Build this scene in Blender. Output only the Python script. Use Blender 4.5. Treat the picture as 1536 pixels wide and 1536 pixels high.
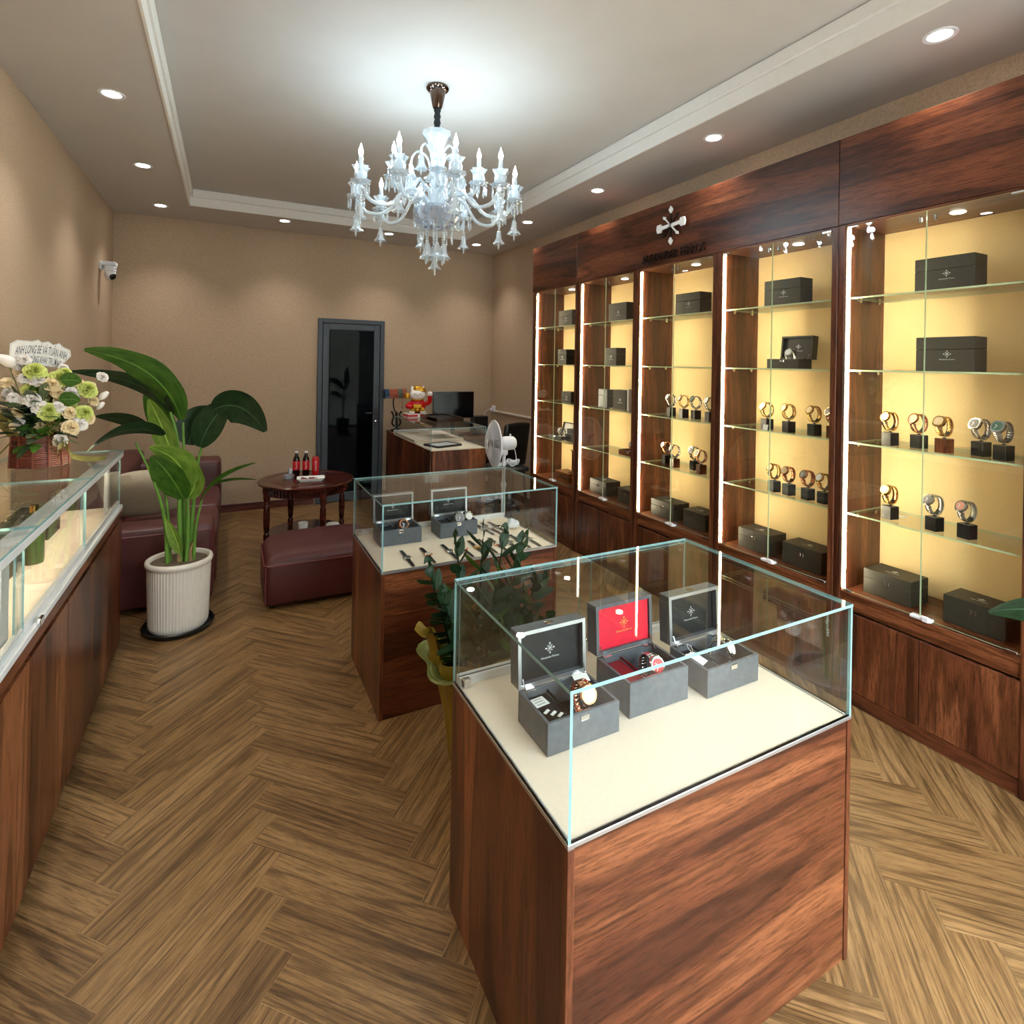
import bpy, bmesh, math, random
from mathutils import Vector, Matrix

random.seed(7)
PI = math.pi
S = bpy.context.scene
COL = S.collection
for o in list(bpy.data.objects):
    bpy.data.objects.remove(o, do_unlink=True)

# ------------------------------------------------------------------ camera, world, daylight, exposure
F_PX, CY_PX, ROLL, YAW, EYE = 825.04, 544.98, 0.01681, 0.47808, 1.65
cam_data = bpy.data.cameras.new('camera')
cam = bpy.data.objects.new('camera', cam_data)
COL.objects.link(cam)
cam_data.sensor_fit = 'HORIZONTAL'
cam_data.sensor_width = 36.0
cam_data.lens = F_PX / 1536 * 36.0
cam_data.shift_y = -(768 - CY_PX) / 1536
cam_data.clip_start = 0.02
cam.matrix_world = (Matrix.Translation((0, 0, EYE)) @ Matrix.Rotation(-YAW, 4, 'Z')
                    @ Matrix.Rotation(PI / 2, 4, 'X') @ Matrix.Rotation(ROLL, 4, 'Z'))
S.camera = cam

world = bpy.data.worlds.new('overcast_sky')
S.world = world
world.use_nodes = True
bg = world.node_tree.nodes['Background']
bg.inputs[0].default_value = (0.86, 0.93, 1.0, 1)
bg.inputs[1].default_value = 7.6

portal_data = bpy.data.lights.new('storefront_portal', 'AREA')
portal_data.shape = 'RECTANGLE'
portal_data.size, portal_data.size_y = 2.5, 2.7
portal_data.cycles.is_portal = True
portal = bpy.data.objects.new('storefront_portal', portal_data)
COL.objects.link(portal)
portal.location = (1.78, -0.76, 1.4)
portal.rotation_euler = (PI / 2, 0, 0)

S.view_settings.view_transform = 'Standard'
S.view_settings.look = 'None'
S.view_settings.gamma = 1.0
S.view_settings.use_curve_mapping = False
S.view_settings.exposure = 1.2
S.cycles.use_denoising = True
S.cycles.transparent_max_bounces = 40
S.cycles.max_bounces = 10
S.cycles.sample_clamp_indirect = 4.0

SPOT_W, BULB_W, LED_E, CASE_LED_E = 18.5, 0.50, 52.0, 30.0

# ------------------------------------------------------------------ helpers
def lin(c, a=1.0):
    return tuple(((v / 255) / 12.92 if v / 255 <= 0.04045 else ((v / 255 + 0.055) / 1.055) ** 2.4) for v in c) + (a,)

class B:
    """collects shapes in one bmesh and links them as ONE mesh object"""
    def __init__(self):
        self.bm = bmesh.new()
    def _mark(self, n0, mi):
        self.bm.faces.ensure_lookup_table()
        for f in self.bm.faces[n0:]:
            f.material_index = mi
    def face(self, pts, mi=0):
        n0 = len(self.bm.faces)
        self.bm.faces.new([self.bm.verts.new(p) for p in pts])
        self._mark(n0, mi)
        return self
    def box(self, x0, x1, y0, y1, z0, z1, mi=0, bev=0.0, seg=1, M=None):
        n0 = len(self.bm.faces)
        tmp = bmesh.new()
        vs = [tmp.verts.new((x, y, z)) for x in (x0, x1) for y in (y0, y1) for z in (z0, z1)]
        for q in ((0, 1, 3, 2), (4, 6, 7, 5), (0, 4, 5, 1), (2, 3, 7, 6), (0, 2, 6, 4), (1, 5, 7, 3)):
            tmp.faces.new([vs[i] for i in q])
        if bev > 0:
            bmesh.ops.bevel(tmp, geom=list(tmp.edges), offset=bev, segments=seg, profile=0.5, affect='EDGES')
        if M is not None:
            tmp.transform(M)
        self._merge(tmp)
        self._mark(n0, mi)
        return self
    def _merge(self, tmp):
        m = {}
        for v in tmp.verts:
            m[v] = self.bm.verts.new(v.co)
        for f in tmp.faces:
            try:
                self.bm.faces.new([m[v] for v in f.verts])
            except ValueError:
                pass
        tmp.free()
    def lathe(self, prof, n=24, mi=0, c=(0, 0, 0), M=None, amp=None):
        n0 = len(self.bm.faces)
        rows = []
        for (r, z) in prof:
            if r < 1e-6:
                rows.append([self.bm.verts.new((0, 0, z))])
            else:
                row = []
                for i in range(n):
                    a = 2 * PI * i / n
                    k = r * (1 if amp is None else amp(a, z))
                    row.append(self.bm.verts.new((k * math.cos(a), k * math.sin(a), z)))
                rows.append(row)
        newv = [v for row in rows for v in row]
        for a, b in zip(rows[:-1], rows[1:]):
            for i in range(n):
                j = (i + 1) % n
                if len(a) == 1 and len(b) == 1:
                    continue
                if len(a) == 1:
                    self.bm.faces.new((a[0], b[j], b[i])[::-1])
                elif len(b) == 1:
                    self.bm.faces.new((a[i], a[j], b[0]))
                else:
                    self.bm.faces.new((a[i], a[j], b[j], b[i]))
        T = Matrix.Translation(c) if M is None else M
        for v in newv:
            v.co = T @ v.co
        self._mark(n0, mi)
        return self
    def tube(self, pts, r, n=8, mi=0, closed=False, flat=None):
        """sweep a round (or flat: (half width, half thickness), with up hint) section along points"""
        n0 = len(self.bm.faces)
        pts = [Vector(p) for p in pts]
        N = len(pts)
        rows, up = [], None
        for i, p in enumerate(pts):
            a = pts[i - 1] if (i > 0 or closed) else p
            b = pts[(i + 1) % N] if (i < N - 1 or closed) else p
            t = (b - a).normalized()
            if up is None:
                up = Vector((0, 0, 1)) if abs(t.z) < 0.9 else Vector((1, 0, 0))
            up = (up - t * up.dot(t))
            up = up.normalized() if up.length > 1e-6 else t.orthogonal().normalized()
            side = t.cross(up)
            rr = r[i] if isinstance(r, (list, tuple)) else r
            row = []
            for k in range(n):
                an = 2 * PI * k / n + PI / n
                row.append(self.bm.verts.new(p + side * math.cos(an) * rr + up * math.sin(an) * rr))
            rows.append(row)
        rng = range(N) if closed else range(N - 1)
        for i in rng:
            a, b = rows[i], rows[(i + 1) % N]
            for k in range(n):
                j = (k + 1) % n
                self.bm.faces.new((a[k], a[j], b[j], b[k]))
        if not closed:
            self.bm.faces.new(rows[0][::-1])
            self.bm.faces.new(rows[-1])
        self._mark(n0, mi)
        return self
    def prism(self, poly, h0, h1, mi=0, M=None):
        n0 = len(self.bm.faces)
        a = [self.bm.verts.new((x, y, h0)) for x, y in poly]
        b = [self.bm.verts.new((x, y, h1)) for x, y in poly]
        n = len(poly)
        self.bm.faces.new(a[::-1])
        self.bm.faces.new(b)
        for i in range(n):
            j = (i + 1) % n
            self.bm.faces.new((a[i], a[j], b[j], b[i]))
        if M is not None:
            for v in a + b:
                v.co = M @ v.co
        self._mark(n0, mi)
        return self
    def grid(self, fn, nu, nv, mi=0):
        n0 = len(self.bm.faces)
        g = [[self.bm.verts.new(fn(i / nu, j / nv)) for j in range(nv + 1)] for i in range(nu + 1)]
        for i in range(nu):
            for j in range(nv):
                self.bm.faces.new((g[i][j], g[i + 1][j], g[i + 1][j + 1], g[i][j + 1]))
        self._mark(n0, mi)
        return self
    def ball(self, c, r, nu=12, nv=8, mi=0, sc=(1, 1, 1)):
        prof = [(max(0, r * math.sin(PI * i / nv)), -r * math.cos(PI * i / nv)) for i in range(nv + 1)]
        prof[0] = (0, -r); prof[-1] = (0, r)
        return self.lathe(prof, nu, mi, M=Matrix.Translation(c) @ Matrix.Diagonal((sc[0], sc[1], sc[2], 1)))
    def mesh(self, name, mats, smooth=None, shift=None, recalc=True):
        if recalc:
            bmesh.ops.recalc_face_normals(self.bm, faces=list(self.bm.faces))
        if shift is not None:
            bmesh.ops.translate(self.bm, verts=list(self.bm.verts), vec=shift)
        me = bpy.data.meshes.new(name)
        self.bm.to_mesh(me)
        self.bm.free()
        for m in (mats if isinstance(mats, (list, tuple)) else [mats]):
            me.materials.append(m)
        if smooth is not None:
            me.polygons.foreach_set('use_smooth', [True] * len(me.polygons))
            me.set_sharp_from_angle(angle=math.radians(smooth))
        return me
    def done(self, name, mats, parent=None, w=True, smooth=None):
        sh = -Vector(parent.location) if (parent is not None and w) else None
        return link(name, self.mesh(name, mats, smooth, sh), parent)

def link(name, me, parent=None, loc=None, rot=None, M=None):
    o = bpy.data.objects.new(name, me)
    COL.objects.link(o)
    if parent is not None:
        o.parent = parent
    if M is not None:
        o.matrix_local = M
    if loc is not None:
        o.location = loc
    if rot is not None:
        o.rotation_euler = rot
    return o

def tag(o, label, cat, group=None):
    o['label'] = label
    o['category'] = cat
    if group:
        o['group'] = group
    return o

def thing(name, label, cat, loc=(0, 0, 0), rz=0.0, group=None):
    o = bpy.data.objects.new(name, None)
    o.empty_display_size = 0.05
    COL.objects.link(o)
    o.location = loc
    o.rotation_euler = (0, 0, rz)
    return tag(o, label, cat, group)

def struct(o):
    o['kind'] = 'structure'
    return o

def dup(root, loc, rz=None, label=None, group=None, cat=None):
    r = root.copy()
    COL.objects.link(r)
    r.location = loc
    if rz is not None:
        r.rotation_euler = (0, 0, rz)
    if label: r['label'] = label
    if group: r['group'] = group
    if cat: r['category'] = cat
    for ch in list(root.children):
        c = ch.copy(); COL.objects.link(c); c.parent = r
        for g in list(ch.children):
            d = g.copy(); COL.objects.link(d); d.parent = c
    return r

ORD = ['first', 'second', 'third', 'fourth', 'fifth', 'sixth', 'seventh', 'eighth', 'ninth', 'tenth']

def text_mesh(body, size, mat, depth=0.0006, res=2, spacing=1.0, shear=0.0, xs=1.0):
    cu = bpy.data.curves.new('lettering', 'FONT')
    cu.body = body; cu.size = size; cu.extrude = depth; cu.resolution_u = res
    cu.align_x = 'CENTER'; cu.align_y = 'CENTER'; cu.space_character = spacing; cu.shear = shear
    o = bpy.data.objects.new('lettering', cu)
    COL.objects.link(o)
    dg = bpy.context.evaluated_depsgraph_get()
    me = bpy.data.meshes.new_from_object(o.evaluated_get(dg))
    bpy.data.objects.remove(o, do_unlink=True)
    me.transform(Matrix.Diagonal((xs, 1, 1, 1)))
    me.materials.clear(); me.materials.append(mat)
    return me

def facing(n, up=(0, 0, 1)):
    """rotation whose local z is n and local y is up"""
    z = Vector(n).normalized(); x = Vector(up).cross(z).normalized(); y = z.cross(x)
    return Matrix((x, y, z)).transposed().to_4x4()

# ------------------------------------------------------------------ materials
def newmat(name):
    m = bpy.data.materials.new(name); m.use_nodes = True
    nt = m.node_tree
    return m, nt, nt.nodes['Principled BSDF']

def ramp(nt, stops):
    r = nt.nodes.new('ShaderNodeValToRGB')
    el = r.color_ramp.elements
    while len(el) < len(stops): el.new(0.5)
    for e, (p, c) in zip(el, stops):
        e.position = p; e.color = c
    return r

def coords(nt, kind, scale, rnd=0.0):
    tc = nt.nodes.new('ShaderNodeTexCoord'); mp = nt.nodes.new('ShaderNodeMapping')
    mp.inputs['Scale'].default_value = scale
    src = tc.outputs[kind]
    if rnd:
        oi = nt.nodes.new('ShaderNodeObjectInfo'); mu = nt.nodes.new('ShaderNodeMath'); mu.operation = 'MULTIPLY'
        mu.inputs[1].default_value = rnd
        nt.links.new(oi.outputs['Random'], mu.inputs[0])
        ad = nt.nodes.new('ShaderNodeVectorMath'); ad.operation = 'ADD'
        nt.links.new(src, ad.inputs[0]); nt.links.new(mu.outputs[0], ad.inputs[1])
        src = ad.outputs[0]
    nt.links.new(src, mp.inputs['Vector'])
    return mp.outputs[0]

def noise(nt, vec, scale, detail=3, rough=0.5, dist=0.0):
    n = nt.nodes.new('ShaderNodeTexNoise')
    n.inputs['Scale'].default_value = scale; n.inputs['Detail'].default_value = detail
    n.inputs['Roughness'].default_value = rough; n.inputs['Distortion'].default_value = dist
    if vec is not None: nt.links.new(vec, n.inputs['Vector'])
    return n.outputs['Fac']

def plain(name, c, rough=0.5, metal=0.0, spec=0.5, var=0.06, nscale=30.0, bump=0.0, sheen=0.0, coat=0.0, alpha=None):
    """procedural paint: a colour with a faint noise of its own, optional fine relief"""
    m, nt, bs = newmat(name)
    v = coords(nt, 'Object', (1, 1, 1))
    f = noise(nt, v, nscale, 3)
    l = lin(c)
    r = ramp(nt, [(0.3, tuple(x * (1 - var) for x in l[:3]) + (1,)), (0.7, tuple(min(1, x * (1 + var)) for x in l[:3]) + (1,))])
    nt.links.new(f, r.inputs[0]); nt.links.new(r.outputs[0], bs.inputs['Base Color'])
    bs.inputs['Roughness'].default_value = rough; bs.inputs['Metallic'].default_value = metal
    bs.inputs['Specular IOR Level'].default_value = spec
    if coat: bs.inputs['Coat Weight'].default_value = coat
    if bump:
        bp = nt.nodes.new('ShaderNodeBump'); bp.inputs['Strength'].default_value = bump; bp.inputs['Distance'].default_value = 0.002
        nt.links.new(f, bp.inputs['Height']); nt.links.new(bp.outputs[0], bs.inputs['Normal'])
    return m

def wood(name, dark, mid, light, axis='z', kind='Object', rough=0.32, fig=7.0, rnd=0.0, stretch=0.09, spec=0.4, bandc=0.55, ring=42.0):
    """walnut / oak: stretched noise, its contour lines as growth rings, fine pores"""
    m, nt, bs = newmat(name)
    sc = [1.0, 1.0, 1.0]; sc['xyz'.index(axis)] = stretch
    v = coords(nt, kind, tuple(sc), rnd)
    big = noise(nt, v, fig, 2, 0.45, 0.25)
    mul = nt.nodes.new('ShaderNodeMath'); mul.operation = 'MULTIPLY'; mul.inputs[1].default_value = ring
    sn = nt.nodes.new('ShaderNodeMath'); sn.operation = 'SINE'
    ma = nt.nodes.new('ShaderNodeMath'); ma.operation = 'MULTIPLY_ADD'; ma.inputs[1].default_value = 0.5; ma.inputs[2].default_value = 0.5
    nt.links.new(big, mul.inputs[0]); nt.links.new(mul.outputs[0], sn.inputs[0]); nt.links.new(sn.outputs[0], ma.inputs[0])
    fine = noise(nt, v, fig * 18, 5, 0.75)
    r1 = ramp(nt, [(0.30, lin(dark)), (0.5, lin(mid)), (0.72, lin(light))])
    nt.links.new(big, r1.inputs[0])
    r2 = ramp(nt, [(0.0, (bandc, bandc * 0.95, bandc * 0.9, 1)), (0.45, (1, 1, 1, 1))])
    nt.links.new(ma.outputs[0], r2.inputs[0])
    r3 = ramp(nt, [(0.38, (0.50, 0.46, 0.42, 1)), (0.56, (1.10, 1.09, 1.08, 1))])
    nt.links.new(fine, r3.inputs[0])
    def mult(a, b):
        mx = nt.nodes.new('ShaderNodeMix'); mx.data_type = 'RGBA'; mx.blend_type = 'MULTIPLY'; mx.inputs['Factor'].default_value = 1.0
        nt.links.new(a, mx.inputs[6]); nt.links.new(b, mx.inputs[7]); return mx.outputs[2]
    nt.links.new(mult(mult(r1.outputs[0], r2.outputs[0]), r3.outputs[0]), bs.inputs['Base Color'])
    bs.inputs['Roughness'].default_value = rough; bs.inputs['Specular IOR Level'].default_value = spec
    bp = nt.nodes.new('ShaderNodeBump'); bp.inputs['Strength'].default_value = 0.12; bp.inputs['Distance'].default_value = 0.001
    nt.links.new(fine, bp.inputs['Height']); nt.links.new(bp.outputs[0], bs.inputs['Normal'])
    return m

def glow(name, c, s):
    m = bpy.data.materials.new(name); m.use_nodes = True; nt = m.node_tree
    nt.nodes.clear()
    e = nt.nodes.new('ShaderNodeEmission'); o = nt.nodes.new('ShaderNodeOutputMaterial')
    e.inputs[0].default_value = tuple(c) + (1,); e.inputs[1].default_value = s
    nt.links.new(e.outputs[0], o.inputs[0])
    return m

def glass(name, tint=(0.97, 0.99, 0.98), ior=1.45, boost=1.0):
    """clear sheet glass: straight transmission plus Fresnel reflection on both faces"""
    m = bpy.data.materials.new(name); m.use_nodes = True; nt = m.node_tree
    nt.nodes.clear()
    out = nt.nodes.new('ShaderNodeOutputMaterial'); mx = nt.nodes.new('ShaderNodeMixShader')
    tr = nt.nodes.new('ShaderNodeBsdfTransparent'); gl = nt.nodes.new('ShaderNodeBsdfGlossy')
    tr.inputs[0].default_value = tuple(tint) + (1,); gl.inputs['Roughness'].default_value = 0.0
    ge = nt.nodes.new('ShaderNodeNewGeometry'); io = nt.nodes.new('ShaderNodeMix'); fr = nt.nodes.new('ShaderNodeFresnel')
    io.inputs[2].default_value = ior; io.inputs[3].default_value = 1.0 / ior
    nt.links.new(ge.outputs['Backfacing'], io.inputs[0]); nt.links.new(io.outputs[0], fr.inputs[0])
    mu = nt.nodes.new('ShaderNodeMath'); mu.operation = 'MULTIPLY'; mu.inputs[1].default_value = boost; mu.use_clamp = True
    nt.links.new(fr.outputs[0], mu.inputs[0]); nt.links.new(mu.outputs[0], mx.inputs[0])
    nt.links.new(tr.outputs[0], mx.inputs[1]); nt.links.new(gl.outputs[0], mx.inputs[2]); nt.links.new(mx.outputs[0], out.inputs[0])
    return m

def crystal_mat(name, tint, milk, trans):
    m = bpy.data.materials.new(name); m.use_nodes = True; nt = m.node_tree
    nt.nodes.clear()
    out = nt.nodes.new('ShaderNodeOutputMaterial')
    tr = nt.nodes.new('ShaderNodeBsdfTransparent'); gl = nt.nodes.new('ShaderNodeBsdfGlossy'); tl = nt.nodes.new('ShaderNodeBsdfTranslucent'); df = nt.nodes.new('ShaderNodeBsdfDiffuse')
    gl.inputs['Roughness'].default_value = 0.06
    for n in (tr, gl, tl, df): n.inputs[0].default_value = tuple(tint) + (1,)
    a = nt.nodes.new('ShaderNodeMixShader'); b = nt.nodes.new('ShaderNodeMixShader'); c = nt.nodes.new('ShaderNodeMixShader')
    lw = nt.nodes.new('ShaderNodeLayerWeight'); lw.inputs[0].default_value = 0.45
    a.inputs[0].default_value = 0.5
    nt.links.new(tl.outputs[0], a.inputs[1]); nt.links.new(df.outputs[0], a.inputs[2])
    b.inputs[0].default_value = milk
    nt.links.new(tr.outputs[0], b.inputs[1]); nt.links.new(a.outputs[0], b.inputs[2])
    nt.links.new(lw.outputs['Facing'], c.inputs[0])
    nt.links.new(b.outputs[0], c.inputs[1]); nt.links.new(gl.outputs[0], c.inputs[2])
    nt.links.new(c.outputs[0], out.inputs[0])
    return m

def fabric_wall(name, c):
    m, nt, bs = newmat(name)
    v1 = coords(nt, 'Object', (1, 1, 0.25)); v2 = coords(nt, 'Object', (0.25, 0.25, 1))
    a = noise(nt, v1, 260, 2); b = noise(nt, v2, 260, 2); big = noise(nt, v1, 2.0, 3)
    add = nt.nodes.new('ShaderNodeMath'); add.operation = 'ADD'; nt.links.new(a, add.inputs[0]); nt.links.new(b, add.inputs[1])
    l = lin(c)
    r = ramp(nt, [(0.35, tuple(x * 0.80 for x in l[:3]) + (1,)), (0.65, tuple(min(1, x * 1.16) for x in l[:3]) + (1,))])
    hf = nt.nodes.new('ShaderNodeMath'); hf.operation = 'MULTIPLY'; hf.inputs[1].default_value = 0.5
    nt.links.new(add.outputs[0], hf.inputs[0]); nt.links.new(hf.outputs[0], r.inputs[0])
    nt.links.new(r.outputs[0], bs.inputs['Base Color']); bs.inputs['Roughness'].default_value = 0.9
    bs.inputs['Specular IOR Level'].default_value = 0.2
    bp = nt.nodes.new('ShaderNodeBump'); bp.inputs['Strength'].default_value = 0.25; bp.inputs['Distance'].default_value = 0.001
    nt.links.new(hf.outputs[0], bp.inputs['Height']); nt.links.new(bp.outputs[0], bs.inputs['Normal'])
    return m

def leaf_mat(name, c1, c2, vein=140.0):
    m, nt, bs = newmat(name)
    v = coords(nt, 'UV', (1, 1, 1))
    f = noise(nt, v, 6, 2)
    w = nt.nodes.new('ShaderNodeTexWave'); w.inputs['Scale'].default_value = vein / 10; w.inputs['Distortion'].default_value = 0.6
    w.bands_direction = 'X'
    nt.links.new(v, w.inputs['Vector'])
    r0 = ramp(nt, [(0.3, lin(c1)), (0.7, lin(c2))]); nt.links.new(f, r0.inputs[0])
    rw = ramp(nt, [(0.0, (0.80, 0.82, 0.78, 1)), (0.6, (1, 1, 1, 1))]); nt.links.new(w.outputs['Fac'], rw.inputs[0])
    m1 = nt.nodes.new('ShaderNodeMix'); m1.data_type = 'RGBA'; m1.blend_type = 'MULTIPLY'; m1.inputs['Factor'].default_value = 1.0
    nt.links.new(r0.outputs[0], m1.inputs[6]); nt.links.new(rw.outputs[0], m1.inputs[7])
    sx = nt.nodes.new('ShaderNodeSeparateXYZ'); nt.links.new(v, sx.inputs[0])
    sb = nt.nodes.new('ShaderNodeMath'); sb.operation = 'SUBTRACT'; sb.inputs[1].default_value = 0.5; nt.links.new(sx.outputs[1], sb.inputs[0])
    ab = nt.nodes.new('ShaderNodeMath'); ab.operation = 'ABSOLUTE'; nt.links.new(sb.outputs[0], ab.inputs[0])
    lt = nt.nodes.new('ShaderNodeMath'); lt.operation = 'LESS_THAN'; lt.inputs[1].default_value = 0.022; nt.links.new(ab.outputs[0], lt.inputs[0])
    r = nt.nodes.new('ShaderNodeMix'); r.data_type = 'RGBA'
    r.inputs[7].default_value = tuple(min(1, q * 1.7 + 0.03) for q in lin(c2)[:3]) + (1,)
    nt.links.new(lt.outputs[0], r.inputs['Factor']); nt.links.new(m1.outputs[2], r.inputs[6])
    leafc = r.outputs[2]
    nt.links.new(leafc, bs.inputs['Base Color'])
    bs.inputs['Roughness'].default_value = 0.35; bs.inputs['Specular IOR Level'].default_value = 0.5
    bs.inputs['Subsurface Weight'].default_value = 0.0
    bp = nt.nodes.new('ShaderNodeBump'); bp.inputs['Strength'].default_value = 0.25; bp.inputs['Distance'].default_value = 0.002
    nt.links.new(w.outputs['Fac'], bp.inputs['Height']); nt.links.new(bp.outputs[0], bs.inputs['Normal'])
    tl = nt.nodes.new('ShaderNodeBsdfTranslucent'); mx = nt.nodes.new('ShaderNodeMixShader'); mx.inputs[0].default_value = 0.25
    out = nt.nodes['Material Output']
    nt.links.new(leafc, tl.inputs[0]); nt.links.new(bs.outputs[0], mx.inputs[1]); nt.links.new(tl.outputs[0], mx.inputs[2]); nt.links.new(mx.outputs[0], out.inputs[0])
    return m

W_D, W_M, W_L = (64, 32, 20), (104, 57, 35), (150, 92, 58)
M = {}
M['wood_v'] = wood('walnut_vertical', W_D, W_M, W_L, 'z', rough=0.3)
M['wood_x'] = wood('walnut_across', W_D, W_M, W_L, 'x', rough=0.3)
M['wood_y'] = wood('walnut_lengthwise', W_D, W_M, W_L, 'y', rough=0.3)
M['oak'] = wood('oak_plank', (112, 84, 52), (132, 101, 64), (148, 116, 77), 'x', 'UV', rough=0.40, fig=9.0, stretch=0.05, bandc=0.55, spec=0.35, ring=64.0)
M['seam'] = plain('plank_seam', (172, 142, 100), 0.6)
M['wall'] = fabric_wall('woven_wallcovering', (190, 166, 140))
M['ceil'] = plain('ceiling_paint', (204, 199, 195), 0.8, var=0.02, nscale=4)
M['trimw'] = plain('white_moulding', (240, 236, 230), 0.6, var=0.02)
M['glass'] = glass('clear_glass')
M['edge'] = plain('glass_cut_edge', (136, 178, 180), 0.15, spec=0.8, var=0.08, nscale=12)
M['shelf_edge'] = plain('shelf_cut_edge', (205, 222, 180), 0.2, spec=0.8, var=0.05)
M['cream'] = plain('cream_fabric', (236, 219, 200), 0.85, var=0.03, nscale=120, bump=0.1)
M['back_fab'] = plain('cream_yellow_fabric', (244, 214, 156), 0.85, var=0.04, nscale=160, bump=0.15)
M['alu'] = plain('brushed_aluminium', (200, 202, 205), 0.3, 0.85, var=0.05)
M['white_alu'] = plain('white_aluminium', (226, 228, 230), 0.35, 0.2, var=0.03)
M['chrome'] = plain('chrome', (220, 222, 225), 0.08, 1.0, var=0.02)
M['steel'] = plain('watch_steel', (205, 205, 202), 0.16, 1.0, var=0.04)
M['gold'] = plain('watch_gold', (226, 182, 110), 0.15, 1.0, var=0.05)
M['rose'] = plain('watch_rose_gold', (224, 160, 124), 0.16, 1.0, var=0.05)
M['black'] = plain('black_lacquer', (18, 17, 17), 0.35, var=0.1)
M['black_matte'] = plain('black_felt', (24, 23, 26), 0.85, var=0.15, nscale=80, bump=0.1)
M['box_green'] = plain('dark_box_paper', (48, 46, 38), 0.55, var=0.12, nscale=60, bump=0.1)
M['box_grey'] = plain('slate_box_leather', (90, 95, 102), 0.5, var=0.14, nscale=50, bump=0.15)
M['navy'] = plain('dark_navy_velvet', (12, 13, 18), 0.55, var=0.2, nscale=25)
M['red_vel'] = plain('red_velvet', (222, 10, 50), 0.55, var=0.1, nscale=40)
M['red_dark'] = plain('dark_red_lining', (120, 14, 26), 0.5, var=0.1)
M['silver_print'] = plain('silver_print', (225, 226, 228), 0.35, 0.3, var=0.02)
M['gold_print'] = plain('gold_print', (226, 180, 90), 0.35, 0.4, var=0.03)
M['leather'] = plain('burgundy_leather', (80, 35, 35), 0.42, var=0.16, nscale=9, bump=0.25)
M['piping'] = plain('burgundy_piping', (108, 50, 50), 0.4, var=0.1)
M['white_pl'] = plain('white_plastic', (234, 235, 240), 0.35, var=0.02)
M['grey_pl'] = plain('grey_plastic', (120, 122, 126), 0.4, var=0.04)
M['paper'] = plain('white_paper', (240, 240, 236), 0.8, var=0.02)
M['black_pl'] = plain('black_plastic', (14, 14, 15), 0.35, var=0.1)
M['screen'] = plain('dark_screen', (5, 5, 7), 0.12, var=0.05)
M['door_alu'] = plain('slate_grey_aluminium', (62, 68, 76), 0.45, 0.2, var=0.04)
M['door_glass'] = plain('black_tinted_glass', (4, 6, 10), 0.03, spec=0.05, var=0.1)
M['base_wood'] = wood('baseboard_wood', (66, 32, 28), (92, 48, 42), (116, 64, 54), 'x', rough=0.35)
M['mahog'] = wood('mahogany', (44, 16, 12), (74, 28, 20), (104, 46, 32), 'x', rough=0.18, spec=0.6)
M['pot'] = plain('white_ceramic', (222, 214, 204), 0.4, var=0.03)
M['soil'] = plain('potting_soil', (96, 82, 66), 0.95, var=0.4, nscale=60, bump=0.8)
M['leaf'] = leaf_mat('broad_leaf', (46, 88, 26), (78, 122, 40))
M['leaf_dark'] = leaf_mat('dark_leaf', (20, 46, 24), (36, 68, 36))
M['leaf_lime'] = leaf_mat('lime_leaf', (108, 146, 48), (146, 178, 76))
M['petiole'] = plain('petiole_green', (96, 140, 52), 0.45, var=0.2, nscale=12)
M['grey_leaf'] = leaf_mat('sage_leaf', (84, 98, 74), (120, 132, 100))
M['fl_white'] = plain('white_petal', (250, 244, 238), 0.7, var=0.04)
M['fl_cream'] = plain('cream_petal', (246, 226, 184), 0.7, var=0.06)
M['fl_green'] = plain('pale_green_petal', (218, 226, 130), 0.7, var=0.08)
M['berry'] = plain('olive_berry', (120, 104, 44), 0.5, var=0.3)
M['wicker'] = plain('red_brown_wicker', (98, 40, 26), 0.5, var=0.3, nscale=70, bump=0.3)
M['ribbon'] = plain('olive_satin', (126, 118, 62), 0.22, 0.1, var=0.1)
M['ink'] = plain('blue_grey_ink', (66, 78, 98), 0.6)
M['wrap'] = plain('yellow_wrap', (128, 106, 24), 0.4, var=0.25, nscale=14)
M['wrap_pale'] = plain('clear_green_wrap', (116, 124, 66), 0.25, var=0.2, nscale=14)
M['cushion'] = plain('beige_linen', (196, 184, 160), 0.85, var=0.06, nscale=40, bump=0.2)
M['cola'] = plain('red_label', (200, 24, 36), 0.35, var=0.1)
M['cola_dark'] = plain('dark_cola', (28, 10, 8), 0.12, var=0.1)
M['amber'] = wood('honey_wood', (110, 56, 22), (156, 88, 36), (186, 116, 56), 'y', rough=0.3)
M['brown_block'] = wood('brown_block', (84, 40, 22), (116, 60, 34), (140, 80, 48), 'z', rough=0.25)
M['conduit'] = plain('beige_conduit', (214, 204, 190), 0.5)
M['cat_red'] = plain('red_glaze', (196, 22, 26), 0.2, var=0.08)
M['cat_gold'] = plain('gold_glaze', (214, 158, 44), 0.22, 0.6, var=0.08)
M['tif_blue'] = plain('stained_glass_blue', (34, 62, 84), 0.2, var=0.2)
M['tif_red'] = plain('stained_glass_amber', (140, 66, 44), 0.2, var=0.3)
M['tif_green'] = plain('stained_glass_green', (72, 84, 70), 0.2, var=0.2)
M['iron'] = plain('dark_iron', (30, 26, 24), 0.45, 0.4, var=0.1)
M['crystal'] = crystal_mat('crystal', (0.93, 0.97, 1.0), 0.42, 0.4)
M['crystal_d'] = crystal_mat('cut_crystal', (0.80, 0.83, 0.88), 0.30, 0.5)
M['nickel'] = plain('dark_nickel', (120, 104, 96), 0.12, 1.0, var=0.05)
M['bulb'] = glow('bulb_glow', (0.90, 0.96, 1.0), 22)
M['down'] = glow('downlight_glow', (1.0, 0.97, 0.92), 14)
M['led'] = glow('led_strip_glow', (1.0, 0.84, 0.56), LED_E)
M['puck'] = glow('puck_glow', (1.0, 0.9, 0.72), 9)
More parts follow.
